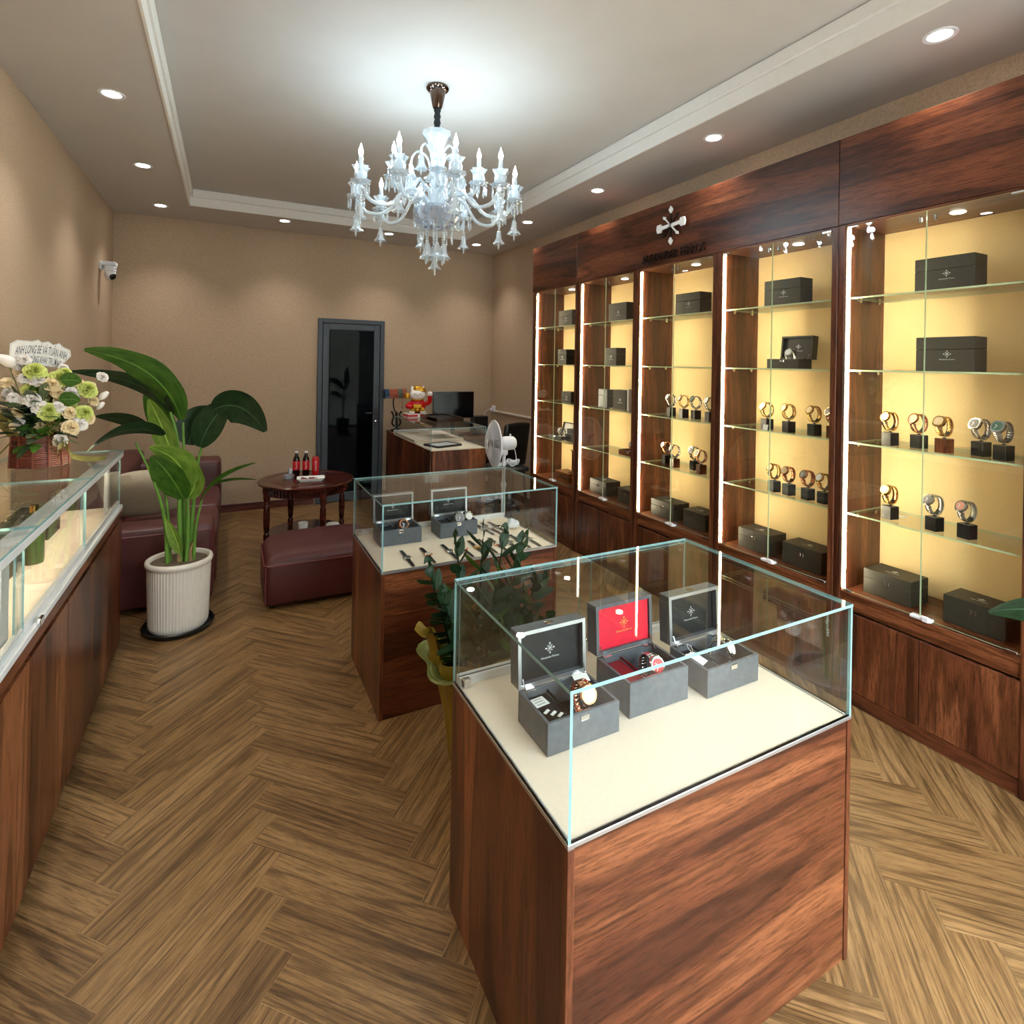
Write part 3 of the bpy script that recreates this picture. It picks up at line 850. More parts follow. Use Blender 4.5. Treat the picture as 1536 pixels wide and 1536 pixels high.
def watch_parts(metal, dial_mat, round_case):
    """bracelet watch closed in a loop, loop axis along y, face looking to -x and a little up; origin at the loop's lowest point"""
    br = B()
    n = 26
    P = ring_pts(n)
    hw, th = 0.0155, 0.0026
    for i in range(n):
        a = (2 * PI * (i + 0.5)) / n
        if abs(((a - 2.60 + PI) % (2 * PI)) - PI) < 0.45: continue     # the head sits here
        p = Vector((0.030 * math.cos(a), 0, 0.039 * math.sin(a) + 0.0432))
        tdir = Vector((-0.030 * math.sin(a), 0, 0.039 * math.cos(a))).normalized()
        nrm = Vector((0, 1, 0)).cross(tdir)
        R = Matrix((tdir, Vector((0, 1, 0)), nrm)).transposed().to_4x4()
        w = hw * (1.0 - 0.18 * abs(math.sin((a - 2.6) / 2)))
        br.box(-0.0042, 0.0042, -w, w, -th, th, bev=0.0008, M=Matrix.Translation(p) @ R)
    mb = br.mesh('bracelet', M[metal], 50)
    a = 2.60
    c = Vector((0.033 * math.cos(a), 0, 0.042 * math.sin(a) + 0.0432))
    Hm = Matrix.Translation(c) @ facing((math.cos(a), 0, math.sin(a) * 0.8)) @ Matrix.Scale(1.22, 4)
    hd = B()
    if round_case:
        hd.lathe([(0, -0.005), (0.018, -0.005), (0.0205, -0.002), (0.0205, 0.002), (0.0175, 0.0046), (0.0155, 0.0046), (0.015, 0.0036), (0, 0.0036)], 24, M=Hm)
    else:
        pl = [(x * 0.0205 * (1 + 0.10 * abs(math.sin(2 * t))), y * 0.019 * (1 + 0.14 * abs(math.sin(2 * t)))) for t in [2 * PI * i / 24 for i in range(24)] for x, y in [(math.cos(t), math.sin(t))]]
        hd.prism(pl, -0.005, 0.002, M=Hm)
        hd.prism([(x * 0.9, y * 0.9) for x, y in pl], 0.002, 0.0042, M=Hm)
    hd.tube([Hm @ Vector((0, 0, 0)) + Vector((0, -0.0205, 0)), Hm @ Vector((0, 0, 0)) + Vector((0, -0.0255, 0))], 0.003, 8)
    mh = hd.mesh('case', M[metal], 35)
    dl = B()
    if round_case:
        dl.lathe([(0, 0.0048), (0.0145, 0.0046)], 20, M=Hm)
    else:
        dl.prism([(x * 0.72, y * 0.72) for x, y in pl], 0.0043, 0.0048, M=Hm)
    md = dl.mesh('dial', dial_mat)
    hn = B()
    for ang, L in ((0.9, 0.009), (2.6, 0.012)):
        hn.prism(rotp([(-0.0008, 0), (0.0008, 0), (0.0004, L), (-0.0004, L)], ang), 0.0049, 0.0054, M=Hm)
    mn = hn.mesh('hands', M['silver_print'])
    return mb, mh, md, mn
M['dial_champ'] = plain('champagne_dial', (226, 196, 150), 0.3, 0.4); M['dial_white'] = plain('white_dial', (232, 230, 226), 0.35)
M['dial_grey'] = plain('grey_dial', (110, 108, 108), 0.3, 0.3); M['dial_green'] = plain('green_dial', (70, 104, 84), 0.3, 0.2)
M['dial_rose'] = plain('rose_dial', (214, 150, 130), 0.3, 0.3); M['dial_black'] = plain('black_dial', (22, 22, 26), 0.25)
M['dial_red'] = plain('red_dial', (212, 62, 62), 0.3)
WK = {}
def watch_kind(metal, dial, rnd):
    key = (metal, dial, rnd)
    if key not in WK: WK[key] = watch_parts(metal, M[dial], rnd)
    return WK[key]
def watch(loc, rz, metal, dial, rnd, label, group):
    t = thing('wristwatch', label, 'watch', loc, rz, group)
    mb, mh, md, mn = watch_kind(metal, dial, rnd)
    t.scale = (1.08, 1.08, 1.08)
    link('bracelet', mb, t); h = link('case', mh, t); link('dial', md, h); link('hands', mn, h)
    return t
SB, SH_ = 0.05, 0.062
def stand_parts(mat):
    blk = B().box(-SB / 2, SB / 2, -SB / 2, SB / 2, 0, SH_, bev=0.0012).mesh('block', mat)
    crad = B().lathe([(0, SH_), (0.008, SH_), (0.006, SH_ + 0.004), (0.006, SH_ + 0.006), (0, SH_ + 0.006)], 12)
    for i in range(9):
        a = -PI / 2 + (i - 4) * 0.2
        crad.box(-0.0038, 0.0038, -0.007, 0.007, -0.001, 0.001, M=Matrix.Translation((0.0262 * math.cos(a), 0, 0.0365 * math.sin(a) + SH_ + 0.006 + 0.0465)) @ Matrix.Rotation(PI / 2 - (a + PI), 4, 'Y'))
    return blk, crad.mesh('cradle', M['black_pl'], 40)
STAND = {'black': stand_parts(M['black']), 'brown': stand_parts(M['brown_block'])}
METN = {'gold': 'gold', 'rose': 'rose gold', 'steel': 'steel'}
def watch_on_stand(x, y, z, metal, dial, rnd, stand, where, i, n):
    place = ORD[i] + ' from the back wall, ' + where
    b = thing('watch_stand', stand + ' cube stand, ' + place, 'watch stand', (x, y, z), -0.25, 'watch stands in the wall cabinets')
    link('block', STAND[stand][0], b); link('cradle', STAND[stand][1], b)
    watch((x, y, z + SH_ + 0.0065), -0.28 + random.uniform(-0.12, 0.12), metal, dial, rnd, METN[metal] + ' watch on cube, ' + place, 'watches on cube stands')
CN = ['fan cabinet', 'second cabinet', 'emblem cabinet', 'fourth cabinet', 'fifth cabinet']
rows = {
    (4, 2): [(2.850, 1.516, 'gold', 'dial_champ', True, 'black'), (2.879, 1.406, 'rose', 'dial_rose', True, 'black'), (2.842, 1.287, 'gold', 'dial_champ', False, 'brown'), (2.884, 1.169, 'steel', 'dial_grey', False, 'black'), (2.842, 1.076, 'steel', 'dial_green', False, 'black')],
    (3, 2): [(2.838, 2.189, 'gold', 'dial_champ', True, 'black'), (2.838, 2.048, 'gold', 'dial_champ', True, 'black'), (2.838, 1.895, 'gold', 'dial_champ', True, 'black'), (2.846, 1.792, 'rose', 'dial_grey', True, 'brown')],
    (2, 2): [(2.891, 3.035, 'steel', 'dial_white', True, 'black'), (2.869, 2.888, 'gold', 'dial_white', True, 'black'), (2.882, 2.787, 'steel', 'dial_green', True, 'black'), (2.872, 2.652, 'steel', 'dial_white', True, 'black')],
    (4, 3): [(2.862, 1.517, 'gold', 'dial_champ', True, 'black'), (2.842, 1.32, 'steel', 'dial_grey', True, 'black'), (2.842, 1.197, 'steel', 'dial_rose', True, 'black')],
    (3, 3): [(2.845, 2.14, 'gold', 'dial_champ', True, 'black'), (2.845, 2.046, 'rose', 'dial_champ', True, 'black'), (2.845, 1.93, 'rose', 'dial_grey', True, 'black'), (2.845, 1.837, 'gold', 'dial_white', True, 'black')],
    (2, 3): [(2.900, 3.086, 'rose', 'dial_white', True, 'black'), (2.844, 2.940, 'steel', 'dial_white', True, 'brown'), (2.905, 2.814, 'steel', 'dial_black', True, 'black'), (2.840, 2.691, 'rose', 'dial_grey', True, 'brown')],
}
for (bay, sh), lst in rows.items():
    for i, (x, y, me_, di, rd, st) in enumerate(lst):
        watch_on_stand(x, y, SHZ[sh] + 0.0045, me_, di, rd, st, ('upper' if sh == 2 else 'lower') + ' watch shelf, ' + CN[bay], i, len(lst))

def card(name, loc, w, d, label, cat, rz=0.0, rx=0.0, mat='paper', lines=0, group=None):
    t = thing(name, label, cat, loc, rz, group)
    Mx = Matrix.Rotation(rx, 4, 'X')
    B().box(-w / 2, w / 2, -d / 2, d / 2, 0, 0.0012, M=Mx).done('sheet', M[mat], t, w=False)
    for k in range(lines):
        y = d * (0.3 - 0.6 * k / max(1, lines - 1))
        B().box(-w * 0.35, w * 0.3, y - d * 0.03, y + d * 0.03, 0.0013, 0.0016, M=Mx).done('print_line', M['grey_pl'], t, w=False)
    return t
card('price_tag', (2.955, 1.515, SHZ[3] + 0.0045), 0.03, 0.045, 'small white price tag lying behind a gold watch, lower watch shelf', 'tag', 0.3, lines=2)
t = thing('price_tag', 'white price card leaning on the first watch cube of the fourth cabinet', 'tag', (2.798, 2.172, SHZ[2] + 0.0045))
B().box(-0.001, 0.001, -0.016, 0.016, 0, 0.032, M=Matrix.Rotation(0.25, 4, 'Y')).done('sheet', M['paper'], t, w=False)

# ------------------------------------------------------------------ closed gift boxes
def gift_box(name, loc, w, d, h, label, group, emb='front', clasp=True, mat='box_green', rz=0.0, logo=True):
    """lid and body; front face looks to local -x; w runs along y"""
    t = thing(name, label, 'box', loc, rz, group)
    lid = h * 0.36
    B().box(-d / 2, d / 2, -w / 2, w / 2, 0, h - lid - 0.001, bev=0.002).done('body', M[mat], t, w=False)
    l = B().box(-d / 2, d / 2, -w / 2, w / 2, h - lid, h, bev=0.002).done('lid', M[mat], t, w=False)
    if clasp:
        for s in (-1, 1):
            B().box(-d / 2 - 0.003, -d / 2, s * 0.008 - 0.0045, s * 0.008 + 0.0045, h - lid - 0.011, h - lid + 0.009, bev=0.001).done('clasp', M['chrome'], t, w=False)
    if logo:
        if emb == 'front':
            link('emblem', EMB_S, t, M=Matrix.Translation((-d / 2 - 0.0002, -w * 0.05, h * 0.5)) @ facing((-1, 0, 0)))
            link('lettering', TXT_S, t, M=Matrix.Translation((-d / 2 - 0.0003, -w * 0.05, h * 0.5 - 0.024)) @ facing((-1, 0, 0)))
        else:
            link('emblem', EMB_S, l, M=Matrix.Translation((0.0, 0, h)) @ facing((0, 0, 1), (1, 0, 0)))
            link('lettering', TXT_S, l, M=Matrix.Translation((-0.024, 0, h + 0.0003)) @ facing((0, 0, 1), (1, 0, 0)))
    return t
TOPN = ['the cabinet by the fan', 'the second cabinet', 'the cabinet under the emblem', 'the fourth cabinet', 'the fifth cabinet']
for i, y in enumerate((4.43, 3.642, 2.862, 2.123, 1.309)):
    gift_box('gift_box', (2.915, y, SHZ[0] + 0.0045), 0.234, 0.11, 0.155, 'wide black gift box on the top shelf of ' + TOPN[i], 'black gift boxes on the top shelves', clasp=False)
gift_box('gift_box', (2.915, 1.302, SHZ[1] + 0.0045), 0.228, 0.11, 0.155, 'wide black gift box with silver emblem on second shelf of the fifth cabinet', 'black gift boxes', clasp=False)
gift_box('gift_box', (2.912, 3.725, SHZ[1] + 0.0045), 0.152, 0.10, 0.148, 'square dark green box with gold lettering, second shelf of the second cabinet', 'black gift boxes', clasp=False)
gift_box('gift_box', (2.912, 4.482, SHZ[1] + 0.0045), 0.152, 0.10, 0.146, 'square dark box with pale crest, second shelf of the cabinet by the fan', 'black gift boxes', clasp=False)
gift_box('gift_box', (2.90, 3.828, SHZ[2] + 0.0045), 0.126, 0.07, 0.155, 'narrow slate green box, third shelf of the second cabinet', 'black gift boxes', clasp=False, logo=False, mat='box_grey')
gift_box('gift_box', (2.90, 3.602, SHZ[2] + 0.0045), 0.167, 0.07, 0.16, 'upright dark green box with crest, third shelf of the second cabinet', 'black gift boxes', clasp=False)
gift_box('gift_box', (2.90, 4.386, SHZ[2] + 0.0045), 0.167, 0.09, 0.105, 'low dark box, third shelf of the cabinet by the fan', 'black gift boxes', clasp=False)
t = thing('leaflet', 'cream leaflet standing beside the upright green box, second cabinet', 'leaflet', (2.90, 3.495, SHZ[2] + 0.0045))
B().box(-0.035, 0.035, -0.012, 0.012, 0, 0.17, bev=0.001).done('pages', M['paper'], t, w=False)
dk = 0.5455
for (y0, y1, lb) in ((1.619, 1.405, 'first dark leather watch box with silver clasp on the deck of the fifth cabinet'), (1.276, 1.056, 'second dark leather watch box on the deck of the fifth cabinet, beside leaf'),
                     (2.375, 2.154, 'first dark leather watch box on the deck of the fourth cabinet'), (2.071, 1.835, 'second dark leather watch box on the deck of the fourth cabinet'),
                     (3.166, 2.930, 'first dark leather watch box on the deck of the cabinet under the emblem'), (2.839, 2.640, 'second dark leather watch box on the deck of the cabinet under the emblem'),
                     (3.945, 3.715, 'first dark leather watch box on the deck of the second cabinet'), (3.557, 3.375, 'second dark leather watch box on the deck of the second cabinet')):
    gift_box('watch_box', (2.905, (y0 + y1) / 2, dk), y0 - y1, 0.15, 0.118, lb, 'dark watch boxes on the cabinet decks', emb='top')
gift_box('wooden_box', (2.88, 4.37, dk), 0.235, 0.14, 0.09, 'honey coloured wooden box on the deck of the cabinet by the fan', 'wooden boxes', logo=False, mat='amber')
t = thing('watch_stand', 'tall slim bronze stand on the honey coloured wooden box', 'stand', (2.88, 4.30, dk + 0.0905))
B().box(-0.03, 0.03, -0.03, 0.03, 0, 0.008, bev=0.002).done('foot', M['brown_block'], t, w=False)
B().tube([(0, 0, 0.008), (0, 0, 0.20), (0, 0.02, 0.21)], 0.005, 8).done('rod', M['brown_block'], t, w=False)
B().box(-0.02, 0.02, -0.05, -0.03, 0.0, 0.02, bev=0.003).done('cloth', M['fl_cream'], t, w=False)

# ------------------------------------------------------------------ open watch boxes
def open_box(loc, label, w=0.222, d=0.155, h=0.082, lidh=0.15, rz=0.0, body='box_grey', lining='navy', emb=None, txt=None, tilt=-0.06, liddeep=0.045, frame='alu', group='open watch boxes', logo=True, velvet=None):
    """open hinged box, front to local -y, lid standing up at the back"""
    t = thing('open_watch_box', label, 'box', loc, rz, group)
    k = 0.009
    b = B().box(-w / 2, w / 2, -d / 2, -d / 2 + k, 0, h, bev=0.001).box(-w / 2, w / 2, d / 2 - k, d / 2, 0, h, bev=0.001)
    b.box(-w / 2, -w / 2 + k, -d / 2 + k, d / 2 - k, 0, h, bev=0.001).box(w / 2 - k, w / 2, -d / 2 + k, d / 2 - k, 0, h, bev=0.001)
    b.box(-w / 2 + k, w / 2 - k, -d / 2 + k, d / 2 - k, 0, 0.01)
    b.done('base', M[body], t, w=False)
    zp = 0.022
    B().box(-w / 2 + k, -w * 0.12, -d / 2 + k, d / 2 - k, 0.0105, h - 0.02, bev=0.003).done('padding', M[velvet and 'red_dark' or lining], t, w=False)
    B().box(-w * 0.12 + 0.003, w / 2 - k, -d / 2 + k, d / 2 - k, 0.0105, zp, bev=0.003).done('padding', M[lining], t, w=False)
    B().box(-w * 0.12, -w * 0.12 + 0.003, -d / 2 + k, d / 2 - k, h - 0.019, h - 0.012).done('divider', M[lining if velvet is None else 'red_dark'], t, w=False)
    L = Matrix.Translation((0, d / 2, h + 0.002)) @ Matrix.Rotation(tilt, 4, 'X')
    lid = B()
    f = 0.010
    lid.box(-w / 2, w / 2, liddeep - 0.006, liddeep, 0, lidh, M=L)
    for q in ((-w / 2, -w / 2 + f, 0, lidh), (w / 2 - f, w / 2, 0, lidh), (-w / 2 + f, w / 2 - f, 0, f), (-w / 2 + f, w / 2 - f, lidh - f, lidh)):
        lid.box(q[0], q[1], 0.0, liddeep - 0.006, q[2], q[3], M=L)
    lo = lid.done('lid', M[body], t, w=False)
    rim = B()
    e = 0.0015
    for q in ((-w / 2, -w / 2 + f, 0, lidh), (w / 2 - f, w / 2, 0, lidh), (-w / 2 + f, w / 2 - f, 0, f), (-w / 2 + f, w / 2 - f, lidh - f, lidh)):
        rim.box(q[0], q[1], -e, -0.0002, q[2], q[3], M=L)
    rim.done('lid_rim', M[frame if velvet is None else body], lo, w=False)
    if velvet:
        B().box(-w / 2 + f, w / 2 - f, 0.004, 0.012, f, lidh - f, bev=0.003, M=L).done('lid_padding', M[velvet], lo, w=False)
        ey = 0.0035
    else:
        B().box(-w / 2 + f, w / 2 - f, 0.016, 0.022, f, lidh - f, M=L).done('lid_padding', M[lining], lo, w=False)
        ey = 0.0155
    if logo:
        link('emblem', emb or EMB_S, lo, M=L @ Matrix.Translation((0.0, ey, lidh * 0.55)) @ facing((0, -1, 0)))
        link('lettering', txt or TXT_S, lo, M=L @ Matrix.Translation((0.0, ey, lidh * 0.55 - 0.025)) @ facing((0, -1, 0)))
    if velvet is None:
        B().box(-0.013, 0.013, -d / 2 - 0.003, -d / 2, h - 0.02, h - 0.004, bev=0.002).done('clasp', M['chrome'], t, w=False)
        B().box(-0.013, 0.013, liddeep * 0.2, liddeep * 0.6, lidh, lidh + 0.003, bev=0.001, M=L).done('catch', M['chrome'], lo, w=False)
    for s in (-1, 1):
        B().box(s * w * 0.36 - 0.014, s * w * 0.36 + 0.014, d / 2 - 0.018, d / 2 + 0.002, h + 0.0005, h + 0.004, bev=0.001).tube([(s * (w / 2 - 0.014), d / 2 - 0.03, h - 0.005), (s * (w / 2 - 0.013), d / 2 - 0.012, h + 0.012), (s * (w / 2 - 0.012), d / 2 - 0.002, h + 0.03)], 0.002, 6).done('hinge', M['chrome'], t, w=False)
    return t
z = DECK + 0.001
open_box((0.8275, 1.235, z), 'slate open watch box beside the red lined box, holding white cards')
open_box((1.104, 1.262, z), 'open watch box with bright red velvet lining and gold emblem', w=0.216, h=0.096, velvet='red_vel', lining='black_matte', emb=EMB_G, txt=TXT_G, body='box_grey', lidh=0.145)
open_box((1.3705, 1.235, z), 'slate open watch box with a white tag, by the fluted pane side', w=0.218, h=0.082)['label'] = 'slate open watch box with a string tag hanging over its inside'
open_box((0.836, 2.935, z), 'slate open watch box in strap watch case, nearest the case corner', w=0.226)['label'] = 'slate open watch box holding a rose gold watch, beside rows of strap watches'
open_box((1.166, 2.935, z), 'slate open watch box holding a steel watch, beside rows of strap watches', w=0.222)
open_box((2.895, 2.095, SHZ[1] + 0.0045), 'black open watch box on the second shelf of the fourth cabinet', w=0.20, d=0.12, h=0.055, lidh=0.135, rz=-PI / 2, body='box_green', lining='navy', frame='box_green', tilt=-0.1)
open_box((2.905, 3.44, SHZ[3] + 0.0045), 'open brown watch case on the fourth shelf of the second cabinet', w=0.235, d=0.15, h=0.04, lidh=0.15, rz=-PI / 2, body='brown_block', lining='box_grey', frame='nickel', tilt=-0.12, logo=False)
open_box((2.875, 4.50, SHZ[3] + 0.0045), 'open white lined presentation case on the fourth shelf of the cabinet by the fan', w=0.22, d=0.14, h=0.035, lidh=0.12, rz=-PI / 2, body='black', lining='paper', frame='black', tilt=-0.3, logo=False)
gift_box('watch_box', (2.90, 4.245, SHZ[3] + 0.0045), 0.16, 0.14, 0.12, 'black square watch box beside the open white lined case', 'black gift boxes', clasp=False, logo=False, mat='black')
watch((0.868, 1.232, z + 0.0225), PI / 2, 'rose', 'dial_champ', True, 'rose gold watch in the slate box with white cards', 'watches in open boxes')
watch((1.134, 1.262, z + 0.0225), PI / 2, 'steel', 'dial_red', True, 'steel watch with red dial in the red lined box', 'watches in open boxes')
watch((1.40, 1.235, z + 0.0225), PI / 2 + 0.5, 'steel', 'dial_white', True, 'steel watch in the slate box with a string tag', 'watches in open boxes')
watch((0.862, 2.93, z + 0.0225), PI / 2, 'rose', 'dial_black', True, 'rose gold watch in a slate box beside the strap watches', 'watches in open boxes')
watch((1.186, 2.93, z + 0.0225), PI / 2, 'steel', 'dial_grey', False, 'square steel watch in a slate box beside the strap watches', 'watches in open boxes')
watch((1.243, 2.935, z + 0.0225), PI / 2, 'steel', 'dial_white', True, 'round steel watch sharing a slate box with the square steel watch', 'watches in open boxes')
watch((2.885, 2.068, SHZ[1] + 0.027), 0.0, 'steel', 'dial_white', True, 'steel watch in the black open box of the fourth cabinet', 'watches in open boxes')
watch((2.885, 3.43, SHZ[3] + 0.027), 0.0, 'rose', 'dial_white', True, 'rose gold watch in the open brown case of the second cabinet', 'watches in open boxes')
watch((2.865, 4.46, SHZ[3] + 0.027), 0.0, 'steel', 'dial_white', True, 'steel watch in the open white lined presentation case', 'watches in open boxes')
card('warranty_card', (0.757, 1.268, z + 0.065), 0.042, 0.036, 'white warranty card lying in the slate box nearest the case corner', 'card', 0.1, lines=3)
card('tag_bundle', (0.763, 1.213, z + 0.065), 0.03, 0.05, 'black card printed with white lines in the slate box', 'card', 0.12, mat='black_pl')
for k in range(3):
    card('price_sticker', (0.752 + 0.013 * k, 1.222 - 0.013 * k, z + 0.0668), 0.02, 0.008, ORD[k] + ' white sticker from the warranty card, on the black card in the slate box', 'sticker', 0.5, group='stickers on the black card')
card('price_tag', (0.90, 1.282, z + 0.088), 0.045, 0.03, 'white tag lying on the hinge side of the slate box', 'tag', -0.2, rx=0.2)
t = thing('price_tag', 'white string tag hanging over the inside of a slate box', 'tag', (1.298, 1.235, z + 0.075))
B().prism([(-0.018, -0.028), (0.018, -0.028), (0.018, 0.014), (0.008, 0.024), (-0.008, 0.024), (-0.018, 0.014)], 0, 0.0014, M=Matrix.Rotation(0.35, 4, 'Z') @ Matrix.Rotation(0.25, 4, 'X')).done('sheet', M['paper'], t, w=False)
B().tube([(0.0, 0.018, 0.006), (-0.006, 0.03, 0.016), (0.002, 0.044, 0.022), (0.012, 0.036, 0.018), (0.006, 0.022, 0.008)], 0.0008, 5, closed=True).done('string', M['paper'], t, w=False)
B().box(1.09, 1.135, 1.193, 1.196, 0, 0.003).box(1.09, 1.135, 1.213, 1.216, 0, 0.003).box(1.09, 1.093, 1.196, 1.213, 0, 0.003).box(1.132, 1.135, 1.196, 1.213, 0, 0.003)
t = thing('strap_loop', 'thin red cord loop lying at the front of the red lined box', 'cord', (1.115, 1.207, z + 0.0772))
B().tube([(-0.028, -0.009, 0.0015), (0.028, -0.009, 0.0015), (0.028, 0.009, 0.0015), (-0.028, 0.009, 0.0015)], 0.0014, 6, closed=True).done('cord', M['red_vel'], t, w=False)

# ------------------------------------------------------------------ strap watches laid flat in the middle case
def strap_kind(strap, metal, dial):
    s = B()
    for sg, L, w0, w1 in ((1, 0.120, 0.0105, 0.0085), (-1, 0.120, 0.0105, 0.0075)):
        nn = 8
        def f(u, v, sg=sg, L=L, w0=w0, w1=w1):
            q = 0.018 + u * (L - 0.018)
            w = w0 + (w1 - w0) * u
            return (w * (2 * v - 1), sg * q, 0.0035 + 0.0025 * math.sin(PI * u) * (1 if sg > 0 else 0.7) + 0.0006 * (1 - (2 * v - 1) ** 2))
        s.grid(f, nn, 2)
    ms = s.mesh('strap', strap, 60)
    so = B().tube([(-0.009, 0.118, 0.004), (0.009, 0.118, 0.004), (0.009, 0.11, 0.004), (-0.009, 0.11, 0.004)], 0.0012, 6, closed=True).mesh('buckle', metal)
    c = B().lathe([(0, 0.001), (0.018, 0.001), (0.0205, 0.004), (0.0205, 0.008), (0.0175, 0.0112), (0.0155, 0.0112), (0.015, 0.0102), (0, 0.0102)], 24)
    for a in (-1, 1):
        for b in (-1, 1):
            c.box(a * 0.011 - 0.002, a * 0.011 + 0.002, b * 0.017 - 0.005, b * 0.017 + 0.005, 0.003, 0.008)
    c.tube([(0.02, 0, 0.006), (0.026, 0, 0.006)], 0.003, 8)
    mc = c.mesh('case', metal, 35)
    md = B().lathe([(0, 0.0112), (0.0145, 0.011)], 20).mesh('dial', dial)
    mh = B().prism(rotp([(-0.0008, 0), (0.0008, 0), (0.0004, 0.009), (-0.0004, 0.009)], 0.9), 0.0113, 0.0118).prism(rotp([(-0.0008, 0), (0.0008, 0), (0.0004, 0.012), (-0.0004, 0.012)], 2.7), 0.0113, 0.0118).mesh('hands', M['black_pl'])
    return ms, so, mc, md, mh
M['strap_k'] = plain('black_strap', (26, 24, 24), 0.5, var=0.2, nscale=200, bump=0.3); M['strap_b'] = plain('brown_strap', (70, 38, 34), 0.5, var=0.2, nscale=200, bump=0.3); M['strap_n'] = plain('navy_strap', (34, 34, 52), 0.5, var=0.2, nscale=200, bump=0.3)
SK = [strap_kind(M['strap_k'], M['steel'], M['dial_grey']), strap_kind(M['strap_k'], M['rose'], M['dial_white']), strap_kind(M['strap_k'], M['gold'], M['dial_champ']), strap_kind(M['strap_b'], M['steel'], M['dial_white']), strap_kind(M['strap_n'], M['steel'], M['dial_black'])]
SN = ['black strap watch with steel case and grey dial', 'black strap watch with rose gold case and white dial', 'black strap watch with gold case', 'brown strap watch with steel case', 'navy strap watch with steel case']
front_row = [(0.802, 0), (0.908, 1), (1.026, 0), (1.104, 1), (1.178, 2), (1.238, 2), (1.300, 1), (1.370, 0), (1.4325, 0), (1.4985, 0)]
for i, (x, k) in enumerate(front_row):
    t = thing('strap_watch', SN[k] + ', ' + ORD[i] + ' in the long row', 'watch', (x, 2.638, z), random.uniform(-0.03, 0.03), 'strap watches laid flat')
    link('strap', SK[k][0], t); link('buckle', SK[k][1], t); c = link('case', SK[k][2], t); link('dial', SK[k][3], c); link('hands', SK[k][4], c)
for i, (x, k) in enumerate(((1.344, 0), (1.388, 3), (1.436, 4))):
    t = thing('strap_watch', SN[k] + ', ' + ORD[i] + ' in the short row of three', 'watch', (x, 2.915, z), 0.08, 'strap watches laid flat')
    link('strap', SK[k][0], t); link('buckle', SK[k][1], t); c = link('case', SK[k][2], t); link('dial', SK[k][3], c); link('hands', SK[k][4], c)
def crumple(b, c, r, seed, sq=0.6, mi=0):
    rr = random.Random(seed)
    ks = [(rr.uniform(-1, 1), rr.uniform(-1, 1), rr.uniform(-1, 1), rr.uniform(2, 5), rr.uniform(0, 6)) for _ in range(7)]
    n0 = len(b.bm.verts)
    b.ball((0, 0, 0), 1.0, 20, 12, mi)
    b.bm.verts.ensure_lookup_table()
    for v in b.bm.verts[n0:]:
        p = v.co.copy()
        k = 1 + sum(0.07 * math.sin(q[3] * (p.x * q[0] + p.y * q[1] + p.z * q[2]) + q[4]) for q in ks)
        v.co = Vector(c) + Vector((p.x * k * r, p.y * k * r, (p.z * k * sq) * r))
    return b
t = thing('crumpled_bag', 'crumpled white plastic bag beside the short row of strap watches', 'plastic bag', (1.515, 2.87, z))
crumple(B(), (0, 0, 0.03), 0.037, 5, 0.6).done('bag', M['white_pl'], t, w=False, smooth=30)

# ------------------------------------------------------------------ things inside the left counter
LZ = 0.7905
for i, (y, w) in enumerate(((1.75, 0.22), (2.02, 0.22), (2.42, 0.23), (2.72, 0.22), (3.08, 0.23), (3.36, 0.2))):
    gift_box('watch_box', (-0.80, y, LZ), w, 0.15, 0.12, 'dark leather watch box in the left counter, ' + ORD[5 - i] + ' from the sofa', 'watch boxes in the left counter', emb='top', rz=PI)
t = thing('bottle', 'green glass bottle standing in the left counter below the flower basket', 'bottle', (-0.70, 2.93, LZ))
M['green_glass'] = plain('olive_glass', (70, 84, 50), 0.1, var=0.1)
B().lathe([(0, 0), (0.034, 0), (0.036, 0.01), (0.036, 0.16), (0.028, 0.19), (0.014, 0.205), (0.013, 0.235), (0.0, 0.235)], 20).done('body', M['green_glass'], t, w=False, smooth=40)
B().lathe([(0.0145, 0.212), (0.0155, 0.24), (0, 0.241)], 16).done('cap', M['gold'], t, w=False, smooth=40)
watch((-0.64, 2.22, LZ + 0.001), PI, 'steel', 'dial_white', True, 'steel watch lying in the left counter beside a dark watch box', 'watches in the left counter')

# ------------------------------------------------------------------ crystal chandelier
CHX, CHY, CHZ = 1.057, 3.03, ZC
ch = thing('chandelier', 'large crystal candle chandelier hanging from the raised ceiling', 'chandelier', (CHX, CHY, CHZ))
def Z(z): return z - CHZ
B().lathe([(0, 0), (0.062, 0), (0.066, -0.012), (0.058, -0.024), (0.046, -0.03), (0.03, -0.11), (0.024, -0.125), (0.0, -0.127)], 28).done('canopy', M['nickel'], ch, w=False, smooth=40)
slv = []
B().lathe([(0.0, -0.126)] + [(0.018 + 0.003 * math.sin(i * 2.1), -0.126 - 0.012 * i) for i in range(12)] + [(0.0, -0.26)], 14).done('chain_sleeve', M['black_matte'], ch, w=False, smooth=60)
def scallop(n, k):
    return lambda a, z: 1 + k * math.cos(n * a)
B().lathe([(0.0, Z(2.985)), (0.05, Z(2.985)), (0.078, Z(2.975)), (0.082, Z(2.95)), (0.055, Z(2.92)), (0.04, Z(2.87)), (0.032, Z(2.80)), (0.034, Z(2.74)), (0.05, Z(2.72)), (0.07, Z(2.70)), (0.04, Z(2.69)), (0.028, Z(2.66)), (0.042, Z(2.63)), (0.05, Z(2.58)), (0.058, Z(2.555)), (0.0, Z(2.55))], 24, amp=scallop(8, 0.06)).done('column', M['crystal'], ch, w=False, smooth=30)
